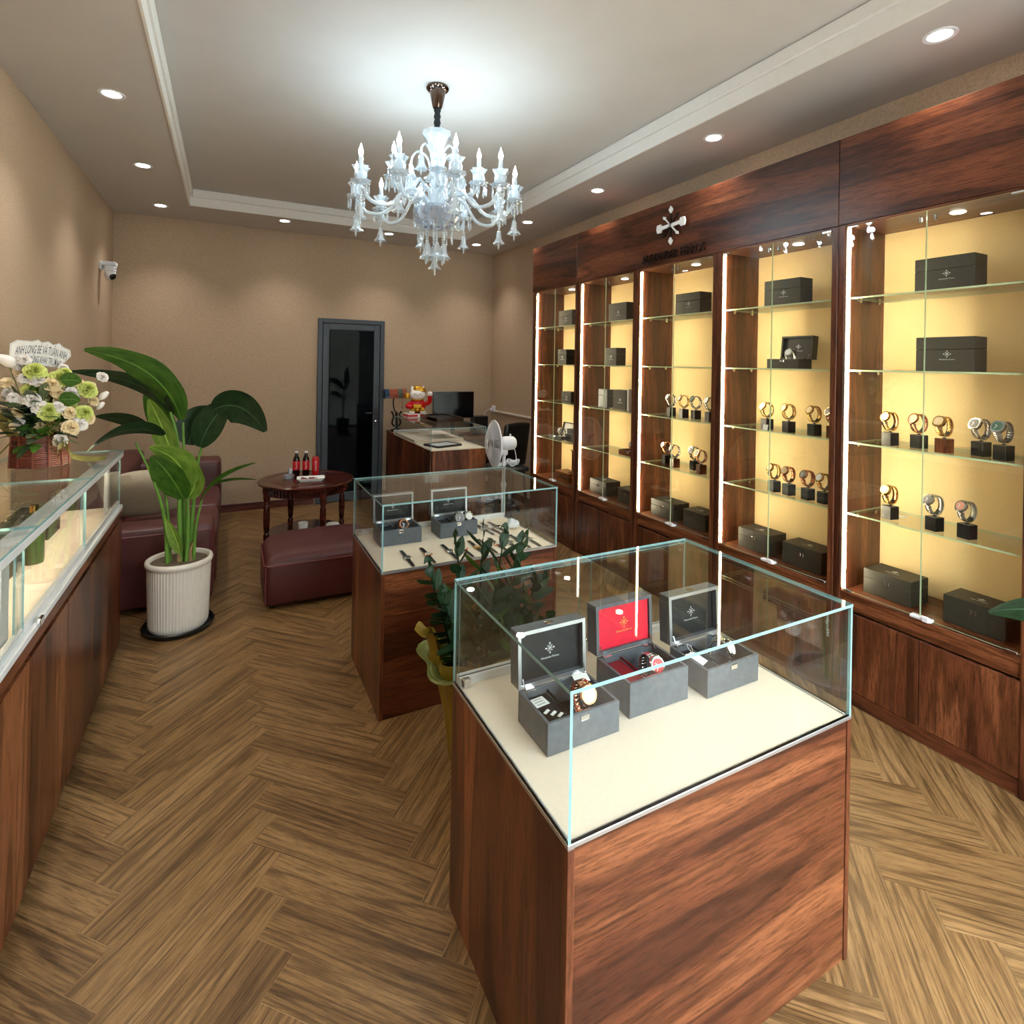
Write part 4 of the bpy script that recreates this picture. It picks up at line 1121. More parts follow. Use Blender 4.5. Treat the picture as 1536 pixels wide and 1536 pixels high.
B().lathe([(0.0, Z(2.548)), (0.09, Z(2.546)), (0.125, Z(2.52)), (0.13, Z(2.49)), (0.112, Z(2.455)), (0.075, Z(2.425)), (0.03, Z(2.41)), (0.0, Z(2.408))], 32, amp=scallop(16, 0.04)).done('bowl', M['crystal_d'], ch, w=False, smooth=20)
for i in range(8):
    a = 2 * PI * i / 8
    B().lathe([(0, 0), (0.026, 0), (0.03, 0.006), (0.02, 0.01), (0.014, 0.006), (0, 0.012)], 14, M=Matrix.Translation((0.122 * math.cos(a), 0.122 * math.sin(a), Z(2.50))) @ facing((math.cos(a), math.sin(a), -0.15))).done('rosette', M['crystal_d'], ch, w=False, smooth=30)
BELL = B().lathe([(0, 0.0), (0.010, -0.003), (0.016, -0.02), (0.019, -0.05), (0.026, -0.072), (0.037, -0.084), (0.032, -0.081), (0.014, -0.066), (0, -0.06)], 12, amp=lambda a, z: 1 + (0.16 * math.cos(6 * a) if z < -0.06 else 0)).lathe([(0, -0.068), (0.006, -0.082), (0.0065, -0.105), (0, -0.122)], 6).mesh('bell_pendant', M['crystal'], 25)
DROP = B().lathe([(0, 0.0), (0.005, -0.008), (0.0055, -0.04), (0, -0.055)], 6).lathe([(0, 0.016), (0.005, 0.011), (0.005, 0.006), (0, 0.001)], 8).mesh('crystal_drop', M['crystal'], 20)
def beads(n, step=0.014, r=0.0062):
    b = B()
    for i in range(n):
        b.ball((0, 0, -step * (i + 0.5)), r, 8, 6)
    return b
BEAD3 = beads(3).mesh('bead_string', M['crystal'], 40); BEAD6 = beads(6).mesh('bead_string', M['crystal'], 40)
DISH = B().lathe([(0.0, 0.0), (0.02, 0.0), (0.038, 0.006), (0.052, 0.014), (0.054, 0.018), (0.036, 0.012), (0.016, 0.008), (0.0, 0.008)], 24, amp=lambda a, z: 1 + 0.09 * math.cos(8 * a) * (1 if z > 0.004 else 0)).mesh('drip_dish', M['crystal'], 30)
CUP = B().lathe([(0.0, 0.0), (0.016, 0.0), (0.031, 0.014), (0.035, 0.038), (0.031, 0.056), (0.043, 0.084), (0.040, 0.080), (0.027, 0.056), (0.022, 0.02), (0.0, 0.012)], 24, amp=lambda a, z: 1 + 0.16 * math.cos(6 * a) * max(0, (z - 0.05) / 0.03)).mesh('tulip_cup', M['crystal'], 30)
CANDLE = B().lathe([(0.0, 0.0), (0.0135, 0.0), (0.0135, 0.075), (0.010, 0.080), (0.0, 0.080)], 14).mesh('candle_sleeve', M['crystal'], 40)
BULB = B().lathe([(0.0, 0.0), (0.008, 0.0), (0.0125, 0.016), (0.011, 0.032), (0.005, 0.048), (0.0015, 0.062), (0.0, 0.066)], 12).mesh('bulb', M['bulb'], 50)
def bez(pts, n):
    out = []
    P_ = [Vector(p) for p in pts]
    P_ = [P_[0] * 2 - P_[1]] + P_ + [P_[-1] * 2 - P_[-2]]
    for i in range(1, len(P_) - 2):
        for k in range(n):
            t_ = k / n
            a, b, c, d = P_[i - 1], P_[i], P_[i + 1], P_[i + 2]
            out.append(0.5 * ((2 * b) + (c - a) * t_ + (2 * a - 5 * b + 4 * c - d) * t_ ** 2 + (3 * b - a - 3 * c + d) * t_ ** 3))
    out.append(P_[-2])
    return out
def arm_mesh(R, zt, z0, dip, r0=0.05):
    pts = bez([(r0, 0, z0), (r0 + 0.05, 0, z0 + 0.05), (R * 0.42, 0, z0 + 0.045), (R * 0.62, 0, z0 - dip), (R * 0.86, 0, z0 - dip - 0.005), (R, 0, zt)], 6)
    return B().tube(pts, 0.011, 10).mesh('arm', M['crystal'], 50)
ARM_L = arm_mesh(0.455, Z(2.575), Z(2.565), 0.055); ARM_U = arm_mesh(0.25, Z(2.655), Z(2.64), 0.02)
def make_arm(ang, R, zt, me, big):
    Rz = Matrix.Rotation(ang, 4, 'Z')
    a = link('arm', me, ch, M=Rz)
    def sub(name, m, z, x=R, yy=0.0, rz=0.0):
        return link(name, m, a, M=Matrix.Translation((x, yy, z)) @ Matrix.Rotation(rz, 4, 'Z'))
    sub('drip_dish', DISH, zt); sub('tulip_cup', CUP, zt + 0.009); sub('candle_sleeve', CANDLE, zt + 0.07); sub('bulb', BULB, zt + 0.1502)
    for k in range(8):
        b = 2 * PI * k / 8 + 0.3
        sub('crystal_drop', DROP, zt - 0.008, R + 0.044 * math.cos(b), 0.044 * math.sin(b))
    if big:
        sub('bead_string', BEAD6, zt - 0.012); sub('bell_pendant', BELL, zt - 0.098)
    ld = bpy.data.lights.new('bulb_light', 'POINT'); ld.energy = BULB_W; ld.color = (0.62, 0.88, 1.0); ld.shadow_soft_size = 0.02
    lo = bpy.data.objects.new('bulb_light', ld); COL.objects.link(lo); lo.parent = ch; lo.location = Rz @ Vector((R, 0, zt + 0.235))
view_a = math.atan2(-CHY, -CHX)
for k in range(10):
    make_arm(view_a + math.radians(12 + 36 * k), 0.455, Z(2.58), ARM_L, True)
for k in range(5):
    make_arm(view_a + math.radians(2 + 72 * k), 0.25, Z(2.66), ARM_U, False)
for k in range(10):
    a = view_a + math.radians(30 + 36 * k)
    link('bead_string', BEAD3, ch, loc=(0.10 * math.cos(a), 0.10 * math.sin(a), Z(2.445)))
    link('crystal_drop', DROP, ch, loc=(0.10 * math.cos(a), 0.10 * math.sin(a), Z(2.385)))
for k in range(6):
    a = view_a + math.radians(60 * k + 10)
    link('bead_string', BEAD6, ch, loc=(0.055 * math.cos(a), 0.055 * math.sin(a), Z(2.415)))
    link('bell_pendant', BELL, ch, loc=(0.055 * math.cos(a), 0.055 * math.sin(a), Z(2.332)))
link('bead_string', BEAD6, ch, loc=(0, 0, Z(2.407))); link('bead_string', BEAD6, ch, loc=(0, 0, Z(2.325))); link('bell_pendant', BELL, ch, loc=(0, 0, Z(2.27)))
for k in range(5):          # leafy crystal hooks on the column
    a = view_a + math.radians(38 + 72 * k)
    pts = bez([(0.03, 0, Z(2.76)), (0.06, 0, Z(2.84)), (0.11, 0, Z(2.87)), (0.145, 0, Z(2.84)), (0.15, 0, Z(2.80))], 5)
    h_ = link('hook', B().tube(pts, 0.007, 8).mesh('hook', M['crystal'], 50), ch, M=Matrix.Rotation(a, 4, 'Z'))
    link('bell_pendant', BELL, h_, loc=(0.15, 0, Z(2.798)))

# ------------------------------------------------------------------ sofa, ottoman, round table
def cushion_block(x0, x1, y0, y1, z0, z1, r=0.035, puff=0.012):
    b = B().box(x0, x1, y0, y1, z0, z1, bev=r, seg=4)
    cx, cy, cz = (x0 + x1) / 2, (y0 + y1) / 2, (z0 + z1) / 2
    bmesh.ops.subdivide_edges(b.bm, edges=[e for e in b.bm.edges if e.calc_length() > 0.15], cuts=5, use_grid_fill=True)
    for v in b.bm.verts:
        u = ((v.co.x - cx) / (x1 - x0) * 2, (v.co.y - cy) / (y1 - y0) * 2, (v.co.z - cz) / (z1 - z0) * 2)
        k = [max(0, 1 - q * q) for q in u]
        if abs(u[2]) > 0.9: v.co.z += puff * k[0] * k[1] * (1 if u[2] > 0 else -0.0)
        if abs(u[1]) > 0.9: v.co.y += puff * k[0] * k[2] * (1 if u[1] > 0 else -1)
        if abs(u[0]) > 0.9: v.co.x += puff * k[1] * k[2] * (1 if u[0] > 0 else -1)
    return b
sx0, sx1 = XL + 0.02, -0.045
sofa = thing('sofa', 'burgundy leather sofa against the left wall behind the potted plant', 'sofa', ((sx0 + sx1) / 2, 5.3, 0))
cushion_block(sx0 + 0.01, sx1 + 0.0, 4.515, 6.14, 0.03, 0.26, 0.03, 0.004).done('base', M['leather'], sofa, smooth=50)
cushion_block(sx0 + 0.30, sx1 - 0.005, 4.52, 5.32, 0.262, 0.405, 0.04, 0.018).done('seat_cushion', M['leather'], sofa, smooth=50)
cushion_block(sx0 + 0.30, sx1 - 0.005, 5.33, 6.13, 0.262, 0.405, 0.04, 0.018).done('seat_cushion', M['leather'], sofa, smooth=50)
cushion_block(sx0, sx1 - 0.02, 4.215, 4.505, 0.03, 0.535, 0.03, 0.010).done('arm', M['leather'], sofa, smooth=50)
cushion_block(sx0, sx1 + 0.005, 6.15, 6.48, 0.03, 0.645, 0.04, 0.010).done('arm', M['leather'], sofa, smooth=50)
cushion_block(sx0, sx0 + 0.29, 4.515, 6.48, 0.27, 0.75, 0.05, 0.014).done('backrest', M['leather'], sofa, smooth=50)
for (x, y) in ((sx0 + 0.06, 4.27), (sx1 - 0.09, 4.27), (sx0 + 0.06, 6.40), (sx1 - 0.06, 6.40)):
    B().lathe([(0, 0), (0.025, 0), (0.03, 0.031), (0, 0.031)], 14, c=(x, y, 0)).done('foot', M['black_pl'], sofa)
pp = [(sx0 + 0.02, 4.215), (sx1 - 0.045, 4.215)]
B().tube([(sx0 + 0.03, 4.212, 0.50), (sx1 - 0.05, 4.212, 0.50), (sx1 - 0.028, 4.225, 0.48), (sx1 - 0.028, 4.225, 0.08)], 0.005, 6).done('piping', M['piping'], sofa)
cu = thing('cushion', 'beige linen cushion lying on the burgundy sofa', 'cushion', (-0.50, 4.86, 0.425))
b = B()
def pil(u, v, s):
    x, y = u * 2 - 1, v * 2 - 1
    k = max(0, (1 - x ** 4) * (1 - y ** 4))
    return Vector((x * (1 - 0.08 * (1 - y * y) * 0 - 0.06 * abs(y) ** 2), y * (1 - 0.06 * abs(x) ** 2), s * 0.36 * k ** 0.55))
for s in (1, -1):
    b.grid(lambda u, v, s=s: pil(u, v, s), 16, 16)
b.bm.transform(Matrix.Rotation(0.18, 4, 'Z') @ Matrix.Rotation(-0.85, 4, 'X') @ Matrix.Scale(0.235, 4) )
bmesh.ops.translate(b.bm, verts=list(b.bm.verts), vec=(0, 0.02, 0.215))
bmesh.ops.remove_doubles(b.bm, verts=list(b.bm.verts), dist=0.0005)
b.done('cover', M['cushion'], cu, w=False, smooth=60)

ott = thing('ottoman', 'low burgundy leather ottoman beside the round table', 'ottoman', (0.62, 4.23, 0))
o_ = B()
oc = []
def rrect(x0, x1, y0, y1, rs, n=7):
    out = []
    for (cx, cy, a0, r) in ((x1, y1, 0, rs[0]), (x0, y1, PI / 2, rs[1]), (x0, y0, PI, rs[2]), (x1, y0, 3 * PI / 2, rs[3])):
        sx = -r if cx == x1 else r; sy = -r if cy == y1 else r
        for k in range(n + 1):
            a = a0 + PI / 2 * k / n
            out.append((cx + sx + r * math.cos(a), cy + sy + r * math.sin(a)))
    return out
pl = rrect(0.238, 1.0, 3.905, 4.57, (0.10, 0.22, 0.05, 0.06))
ocx, ocy = 0.62, 4.23
prof = [(0.965, 0.03), (1.0, 0.05), (1.008, 0.17), (1.0, 0.285), (0.985, 0.305), (0.93, 0.33), (0.80, 0.348), (0.5, 0.358), (0.0, 0.362)]
rowsv = []
for (k, zz) in prof[:-1]:
    rowsv.append([o_.bm.verts.new((ocx + (x - ocx) * k, ocy + (y - ocy) * k, zz)) for x, y in pl])
for a, c in zip(rowsv[:-1], rowsv[1:]):
    for i in range(len(pl)):
        j = (i + 1) % len(pl)
        o_.bm.faces.new((a[i], a[j], c[j], c[i]))
topv = o_.bm.verts.new((ocx, ocy, prof[-1][1]))
for i in range(len(pl)):
    o_.bm.faces.new((rowsv[-1][i], rowsv[-1][(i + 1) % len(pl)], topv))
o_.bm.faces.new(rowsv[0][::-1])
o_.done('body', M['leather'], ott, smooth=60)
B().tube([(ocx + (x - ocx) * 1.004, ocy + (y - ocy) * 1.004, 0.292) for x, y in pl], 0.0055, 6, closed=True).done('piping', M['piping'], ott, smooth=50)
B().tube([(0.246, 3.909, 0.285), (0.243, 3.905, 0.17), (0.247, 3.909, 0.045)], 0.0055, 6).done('piping', M['piping'], ott, smooth=50)
for (x, y) in ((0.29, 3.96), (0.93, 3.96), (0.93, 4.48), (0.36, 4.48)):
    B().lathe([(0, 0), (0.014, 0.002), (0.018, 0.014), (0.012, 0.031), (0, 0.031)], 12, c=(x, y, 0)).done('foot', M['black_pl'], ott, smooth=40)

TX, TY, TZ = 0.64, 5.15, 0.60
tab = thing('round_table', 'round mahogany coffee table with turned legs and a lower shelf', 'table', (TX, TY, 0))
B().lathe([(0, TZ - 0.025), (0.375, TZ - 0.025), (0.395, TZ - 0.016), (0.40, TZ - 0.006), (0.393, TZ), (0.31, TZ), (0.305, TZ - 0.0015), (0.30, TZ), (0, TZ)], 56).done('top', M['mahog'], tab, w=False, smooth=40)
ap = B().lathe([(0.34, TZ - 0.10), (0.34, TZ - 0.026), (0.325, TZ - 0.026), (0.325, TZ - 0.10), (0.34, TZ - 0.10)], 48)
for i in range(64):
    a = 2 * PI * i / 64
    ap.tube([(0.343 * math.cos(a), 0.343 * math.sin(a), TZ - 0.097), (0.343 * math.cos(a), 0.343 * math.sin(a), TZ - 0.03)], 0.0105, 6)
ap.done('fluted_apron', M['mahog'], tab, w=False, smooth=50)
LEG = B().lathe([(0, 0), (0.014, 0), (0.018, 0.02), (0.014, 0.05), (0.018, 0.10), (0.024, 0.13), (0.024, 0.17), (0.016, 0.185), (0.022, 0.20), (0.027, 0.30), (0.024, 0.40), (0.018, 0.425), (0.026, 0.44), (0.022, 0.455), (0.028, 0.47), (0.028, TZ - 0.027), (0, TZ - 0.027)], 16).mesh('leg', M['mahog'], 40)
for k in range(4):
    a = view_a + 0.62 + PI / 2 * k
    link('leg', LEG, tab, loc=(0.338 * math.cos(a), 0.338 * math.sin(a), 0))
B().lathe([(0, 0.135), (0.315, 0.135), (0.322, 0.143), (0.315, 0.151), (0, 0.151)], 44).done('lower_shelf', M['mahog'], tab, w=False, smooth=40)
def cola_bottle(x, y, label):
    t = thing('soda_bottle', label, 'bottle', (x, y, TZ + 0.0005), 0, 'soda bottles on the round table')
    B().lathe([(0, 0), (0.026, 0), (0.03, 0.008), (0.029, 0.04), (0.0305, 0.05), (0.0305, 0.125), (0.027, 0.15), (0.014, 0.182), (0.012, 0.2), (0, 0.2)], 20).done('body', M['cola_dark'], t, w=False, smooth=40)
    B().lathe([(0.0312, 0.048), (0.0316, 0.05), (0.0316, 0.128), (0.0312, 0.13)], 24).done('label_band', M['cola'], t, w=False, smooth=40)
    B().lathe([(0.0, 0.2005), (0.0145, 0.2005), (0.0145, 0.214), (0, 0.215)], 14).done('cap', M['white_pl'], t, w=False, smooth=40)
    link('lettering', text_mesh('Coca-Cola', 0.026, M['paper'], 0.0006, 1, shear=0.25, xs=0.62), t, M=Matrix.Translation(Vector((-TX - 0.0, -TY, 0)).normalized() * 0.0322 + Vector((0, 0, 0.09))) @ facing((-TX, -TY, 0)) @ Matrix.Rotation(PI / 2, 4, 'Z'))
    return t
cola_bottle(0.575, 5.345, 'red labelled soda bottle standing farther from the soda can')
cola_bottle(0.655, 5.325, 'red labelled soda bottle standing next to the soda can')
t = thing('soda_can', 'red soda can standing beside two bottles on the round table', 'can', (0.735, 5.30, TZ + 0.0005))
B().lathe([(0, 0.004), (0.024, 0.0), (0.03, 0.01), (0.03, 0.15), (0.025, 0.162), (0.024, 0.165), (0, 0.162)], 24).done('body', M['cola'], t, w=False, smooth=40)
B().lathe([(0.0, 0.1655), (0.0245, 0.1655), (0.0245, 0.168), (0, 0.167)], 20).done('rim', M['steel'], t, w=False)
link('lettering', text_mesh('Coca-Cola', 0.03, M['paper'], 0.0006, 1, shear=0.25, xs=0.7), t, M=Matrix.Translation(Vector((-TX, -TY, 0)).normalized() * 0.0308 + Vector((0, 0, 0.082))) @ facing((-TX, -TY, 0)) @ Matrix.Rotation(PI / 2, 4, 'Z'))
t = thing('serving_plate', 'white rectangular serving plate of dark red sweets on the table', 'plate', (0.665, 5.06, TZ + 0.0005), -0.12)
b = B()
pl2 = [(0.8, 0.0), (0.82, 0.004), (1.0, 0.024), (0.99, 0.027), (0.8, 0.009), (0.0, 0.008)]
base = rrect(-0.115, 0.115, -0.065, 0.065, (0.015,) * 4, 3)
rv = [[b.bm.verts.new((x * k, y * k, zz)) for x, y in base] for k, zz in pl2[:-1]]
for a, c in zip(rv[:-1], rv[1:]):
    for i in range(len(base)):
        j = (i + 1) % len(base); b.bm.faces.new((a[i], a[j], c[j], c[i]))
b.bm.faces.new(rv[0][::-1]); b.bm.faces.new(rv[-1])
b.done('dish', M['paper'], t, w=False, smooth=40)
rr = random.Random(11)
for k in range(12):
    s_ = tag(B().ball((0, 0, 0), 0.0125, 8, 6, sc=(1.2, 0.8, 0.7)).done('sweet', M['red_dark']), 'small dark red wrapped sweet on the white serving plate', 'sweet', 'sweets on the serving plate')
    s_.location = (0.665 + rr.uniform(-0.07, 0.07), 5.06 + rr.uniform(-0.032, 0.032), TZ + 0.018); s_.rotation_euler = (0, 0, rr.uniform(0, 3))
t = thing('ashtray', 'clear glass ashtray beside the white serving plate', 'ashtray', (0.50, 5.23, TZ + 0.0005))
B().lathe([(0, 0), (0.045, 0), (0.05, 0.028), (0.042, 0.03), (0.036, 0.01), (0, 0.009)], 20).done('bowl', M['crystal_d'], t, w=False, smooth=30)
t = thing('toothpick_jar', 'slim clear jar standing at the ashtray on the round table', 'jar', (0.52, 5.31, TZ + 0.0005))
B().lathe([(0, 0), (0.018, 0), (0.018, 0.07), (0.015, 0.07), (0.015, 0.004), (0, 0.004)], 16).done('body', M['crystal'], t, w=False, smooth=40)
t = thing('paper_cup', 'white paper cup on the lower shelf of the round table', 'cup', (0.60, 5.0, 0.1515))
B().lathe([(0, 0), (0.032, 0), (0.042, 0.105), (0.039, 0.105), (0.03, 0.004), (0, 0.004)], 22).done('body', M['paper'], t, w=False, smooth=40)
t = thing('tray', 'shallow white tray under the pink packet on the lower shelf', 'tray', (0.74, 5.02, 0.1515))
B().box(-0.075, 0.075, -0.055, 0.055, 0, 0.006, bev=0.002).box(-0.08, 0.08, -0.06, -0.055, 0, 0.016).box(-0.08, 0.08, 0.055, 0.06, 0, 0.016).box(-0.08, -0.075, -0.055, 0.055, 0, 0.016).box(0.075, 0.08, -0.055, 0.055, 0, 0.016).done('body', M['paper'], t, w=False)
M['pink'] = plain('pink_paper', (224, 140, 140), 0.6)
t = thing('packet', 'pink paper packet lying in the shallow white tray', 'packet', (0.745, 5.02, 0.158))
crumple(B(), (0, 0, 0.022), 0.045, 21, 0.5).done('wrapper', M['pink'], t, w=False, smooth=30)
t = thing('tissue', 'crumpled white tissue on the lower shelf of the round table', 'tissue', (0.86, 5.10, 0.1515))
crumple(B(), (0, 0, 0.03), 0.06, 33, 0.35).done('sheet', M['paper'], t, w=False, smooth=30)

# ------------------------------------------------------------------ foliage helpers
def blade(base, ctrl, tip, width, side, fold=0.25, wave=0.0, shape=1.0, nu=16, nv=6, thick=0.0):
    """leaf blade along a quadratic curve, folded along its midrib; side: hint of the across direction; returns mesh with UV"""
    b0, b1, b2 = Vector(base), Vector(ctrl), Vector(tip)
    bm = bmesh.new(); uvl = bm.loops.layers.uv.new('UVMap')
    grid, uvs = [], {}
    sd = Vector(side).normalized()
    for i in range(nu + 1):
        u = i / nu
        p = b0 * (1 - u) ** 2 + b1 * 2 * u * (1 - u) + b2 * u * u
        t_ = ((b1 - b0) * (1 - u) + (b2 - b1) * u).normalized()
        s_ = (sd - t_ * sd.dot(t_)).normalized()
        n_ = s_.cross(t_)
        w = width * 0.5 * (math.sin(PI * min(1, max(0, u * 0.96 + 0.02)) ** (0.8 * shape)) ** 0.72) + 0.0006
        row = []
        for j in range(nv + 1):
            v = j / nv * 2 - 1
            off = s_ * (v * w) + n_ * (fold * w * (abs(v) ** 1.4) + wave * w * math.sin(u * 17 + v * 2) * abs(v))
            vt = bm.verts.new(p + off); uvs[vt] = (u, j / nv); row.append(vt)
        grid.append(row)
    for i in range(nu):
        for j in range(nv):
            f = bm.faces.new((grid[i][j], grid[i + 1][j], grid[i + 1][j + 1], grid[i][j + 1])); f.smooth = True
            for l in f.loops: l[uvl].uv = uvs[l.vert]
    me = bpy.data.meshes.new('leaf'); bm.to_mesh(me); bm.free()
    return me
def add_leaf(parent, mat, *a, name='leaf', **k):
    me = blade(*a, **k); me.materials.append(mat)
    sh = Matrix.Translation(-Vector(parent.location)) if parent.parent is None else Matrix.Identity(4)
    me.transform(sh)
    return link(name, me, parent)

# ------------------------------------------------------------------ bird of paradise plant in a ribbed pot
px, py = -0.24, 3.925
pt = thing('potted_plant', 'broad leaved green plant in a white ribbed pot in front of the sofa', 'potted plant', (px, py, 0))
B().lathe([(0, 0), (0.18, 0), (0.195, 0.03), (0.188, 0.035), (0.172, 0.012), (0, 0.012)], 40).done('saucer', M['black_pl'], pt, w=False, smooth=40)
def ribs(a, z): return 1 + (0.016 * math.cos(60 * a) if 0.04 < z < 0.385 else 0)
B().lathe([(0, 0.0125), (0.148, 0.0125), (0.157, 0.025), (0.160, 0.05), (0.168, 0.38), (0.170, 0.392), (0.178, 0.398), (0.182, 0.412), (0.178, 0.426), (0.168, 0.43), (0.158, 0.424), (0.156, 0.40), (0, 0.40)], 240, amp=ribs).done('pot', M['pot'], pt, w=False, smooth=60)
B().lathe([(0, 0.408), (0.08, 0.412), (0.155, 0.404)], 30, amp=lambda a, z: 1).done('soil', M['soil'], pt, w=False)
def stem(parent, pts, r0, r1, mat='petiole', name='petiole'):
    P_ = bez(pts, 6)
    rr_ = [r0 + (r1 - r0) * i / (len(P_) - 1) for i in range(len(P_))]
    b = B().tube(P_, rr_, 8)
    return b.done(name, M[mat], parent, smooth=60)
G0 = 0.40
stem(pt, [(-0.235, 3.90, G0), (-0.245, 3.90, 0.8), (-0.262, 3.91, 1.15), (-0.30, 3.91, 1.32)], 0.016, 0.008)
stem(pt, [(-0.215, 3.93, G0), (-0.225, 3.94, 0.9), (-0.235, 3.95, 1.25)], 0.014, 0.007)
stem(pt, [(-0.30, 3.89, G0), (-0.32, 3.87, 0.7), (-0.38, 3.83, 0.95), (-0.46, 3.80, 1.16)], 0.012, 0.005)
stem(pt, [(-0.29, 3.93, G0), (-0.31, 3.92, 0.75), (-0.36, 3.90, 1.08)], 0.011, 0.005)
stem(pt, [(-0.185, 3.92, G0), (-0.17, 3.92, 0.75), (-0.15, 3.91, 1.0), (-0.12, 3.90, 1.14)], 0.014, 0.006)
stem(pt, [(-0.165, 3.90, G0), (-0.155, 3.89, 0.6), (-0.125, 3.88, 0.78)], 0.011, 0.006)
stem(pt, [(-0.20, 3.88, G0), (-0.195, 3.87, 0.65), (-0.20, 3.87, 0.88)], 0.013, 0.007)
add_leaf(pt, M['leaf'], (-0.245, 3.92, 1.27), (-0.33, 3.86, 1.62), (-0.70, 3.78, 1.685), 0.20, (0.45, -0.55, 0.62), fold=-0.18, wave=0.05)
add_leaf(pt, M['leaf_dark'], (-0.29, 3.92, 1.30), (-0.38, 3.98, 1.52), (-0.80, 3.99, 1.56), 0.15, (0.2, -0.7, 0.6), fold=-0.15)
add_leaf(pt, M['leaf_dark'], (-0.325, 3.83, 1.19), (-0.50, 3.75, 1.31), (-0.655, 3.64, 1.14), 0.16, (0.25, -0.7, 0.45), fold=-0.12)
add_leaf(pt, M['leaf_dark'], (-0.40, 3.98, 1.20), (-0.50, 4.02, 1.27), (-0.69, 4.05, 1.29), 0.15, (0.1, -0.7, 0.55), fold=-0.1)
add_leaf(pt, M['leaf_lime'], (-0.28, 3.93, 1.02), (-0.33, 3.92, 1.22), (-0.41, 3.90, 1.40), 0.13, (0.9, -0.3, 0.3), fold=0.2)
add_leaf(pt, M['leaf'], (-0.30, 4.03, 1.12), (-0.36, 4.05, 1.30), (-0.45, 4.06, 1.42), 0.15, (0.9, -0.3, 0.3), fold=0.1)
add_leaf(pt, M['leaf_dark'], (-0.21, 4.03, 1.10), (-0.18, 4.05, 1.25), (-0.08, 4.06, 1.33), 0.22, (0.8, 0.1, -0.5), fold=0.1)
add_leaf(pt, M['leaf_dark'], (-0.14, 3.90, 1.10), (-0.10, 3.89, 1.27), (0.03, 3.88, 1.39), 0.20, (0.7, -0.5, -0.4), fold=0.15)
add_leaf(pt, M['leaf_dark'], (-0.07, 3.86, 1.33), (0.08, 3.83, 1.43), (0.225, 3.82, 1.19), 0.22, (0.35, -0.35, 0.85), fold=-0.12)
add_leaf(pt, M['leaf'], (-0.13, 3.88, 0.77), (-0.06, 3.86, 0.92), (0.17, 3.84, 0.99), 0.09, (0.3, -0.6, 0.5), fold=0.35)
add_leaf(pt, M['leaf'], (-0.09, 3.89, 0.85), (0.02, 3.88, 0.90), (0.18, 3.87, 0.875), 0.07, (0.1, -0.8, 0.35), fold=0.3)
add_leaf(pt, M['leaf_lime'], (-0.215, 3.86, 0.86), (-0.20, 3.80, 1.05), (-0.39, 3.79, 1.13), 0.19, (0.65, -0.4, 0.45), fold=-0.15, wave=0.08)
add_leaf(pt, M['leaf'], (-0.22, 3.85, 0.80), (-0.29, 3.78, 0.99), (-0.38, 3.77, 1.08), 0.19, (0.75, -0.3, 0.1), fold=0.15, wave=0.06)
add_leaf(pt, M['leaf_lime'], (-0.20, 3.87, 0.80), (-0.12, 3.84, 0.90), (-0.19, 3.82, 1.06), 0.13, (0.8, -0.4, 0.0), fold=0.3, wave=0.06)
add_leaf(pt, M['leaf_lime'], (-0.235, 3.86, 0.47), (-0.25, 3.83, 0.58), (-0.31, 3.83, 0.70), 0.07, (0.9, -0.3, 0.1), fold=0.5, name='young_shoot')
M['husk'] = plain('dry_husk', (150, 120, 84), 0.8, var=0.3, nscale=30)
for k, (dx, dy) in enumerate(((-0.06, -0.02), (0.0, -0.03), (0.05, -0.01), (0.06, -0.04))):
    stem(pt, [(px + dx, py + dy, G0), (px + dx - 0.004, py + dy - 0.01, 0.46), (px + dx * 1.2, py + dy - 0.015, 0.52)], 0.016, 0.004, 'husk', 'sheath')

# ------------------------------------------------------------------ flower basket on the left counter
fx, fy, fz = -0.80, 3.42, ZG + 0.0005
fb = thing('flower_basket', 'wicker basket of white, cream and pale green flowers with greeting card', 'flower basket', (fx, fy, fz))
bk = B().lathe([(0, 0.002), (0.095, 0.002), (0.108, 0.01), (0.10, 0.15), (0.092, 0.15), (0.088, 0.02), (0, 0.014)], 40)
for i in range(15):
    zz = 0.008 + 0.01 * i; r_ = 0.109 - 0.0006 * i
    bk.tube([(r_ * (1 + 0.02 * math.cos(20 * a + PI * (i % 2))) * math.cos(a), r_ * (1 + 0.02 * math.cos(20 * a + PI * (i % 2))) * math.sin(a), zz) for a in [2 * PI * q / 60 for q in range(60)]], 0.0046, 5, closed=True)
bk.done('basket', M['wicker'], fb, w=False, smooth=60)
for i in range(12):
    a = 2 * PI * i / 12
    B().tube([(0.114 * math.cos(a), 0.114 * math.sin(a), 0.004), (0.106 * math.cos(a), 0.106 * math.sin(a), 0.155)], 0.005, 6).done('stake', M['wicker'], fb, w=False)
rf = random.Random(5)
def carnation(seed, mat, rings=4, r=0.034):
    q = random.Random(seed); b = B()
    for k in range(rings):
        n = 6 + 2 * (rings - k)
        for i in range(n):
            a = 2 * PI * i / n + k * 0.5 + q.uniform(-0.15, 0.15)
            el = 0.15 + 0.36 * k + q.uniform(-0.1, 0.1)
            L = r * (1 - 0.13 * k) * q.uniform(0.9, 1.1)
            d = Vector((math.cos(a) * math.cos(el), math.sin(a) * math.cos(el), math.sin(el)))
            s_ = Vector((-math.sin(a), math.cos(a), 0)); n_ = d.cross(s_)
            def f(u, v, d=d, s_=s_, n_=n_, L=L, ph=q.uniform(0, 6)):
                x = v * 2 - 1
                w = L * (0.12 + 0.34 * u)
                return Vector((0, 0, 0.004 * k)) + d * (L * u * (1 - 0.12 * x * x)) + s_ * (x * w) + n_ * (L * 0.14 * u * math.sin(4 * x + ph) - L * 0.1 * u * u)
            b.grid(f, 2, 4)
    return b.mesh('flower', mat, 80)
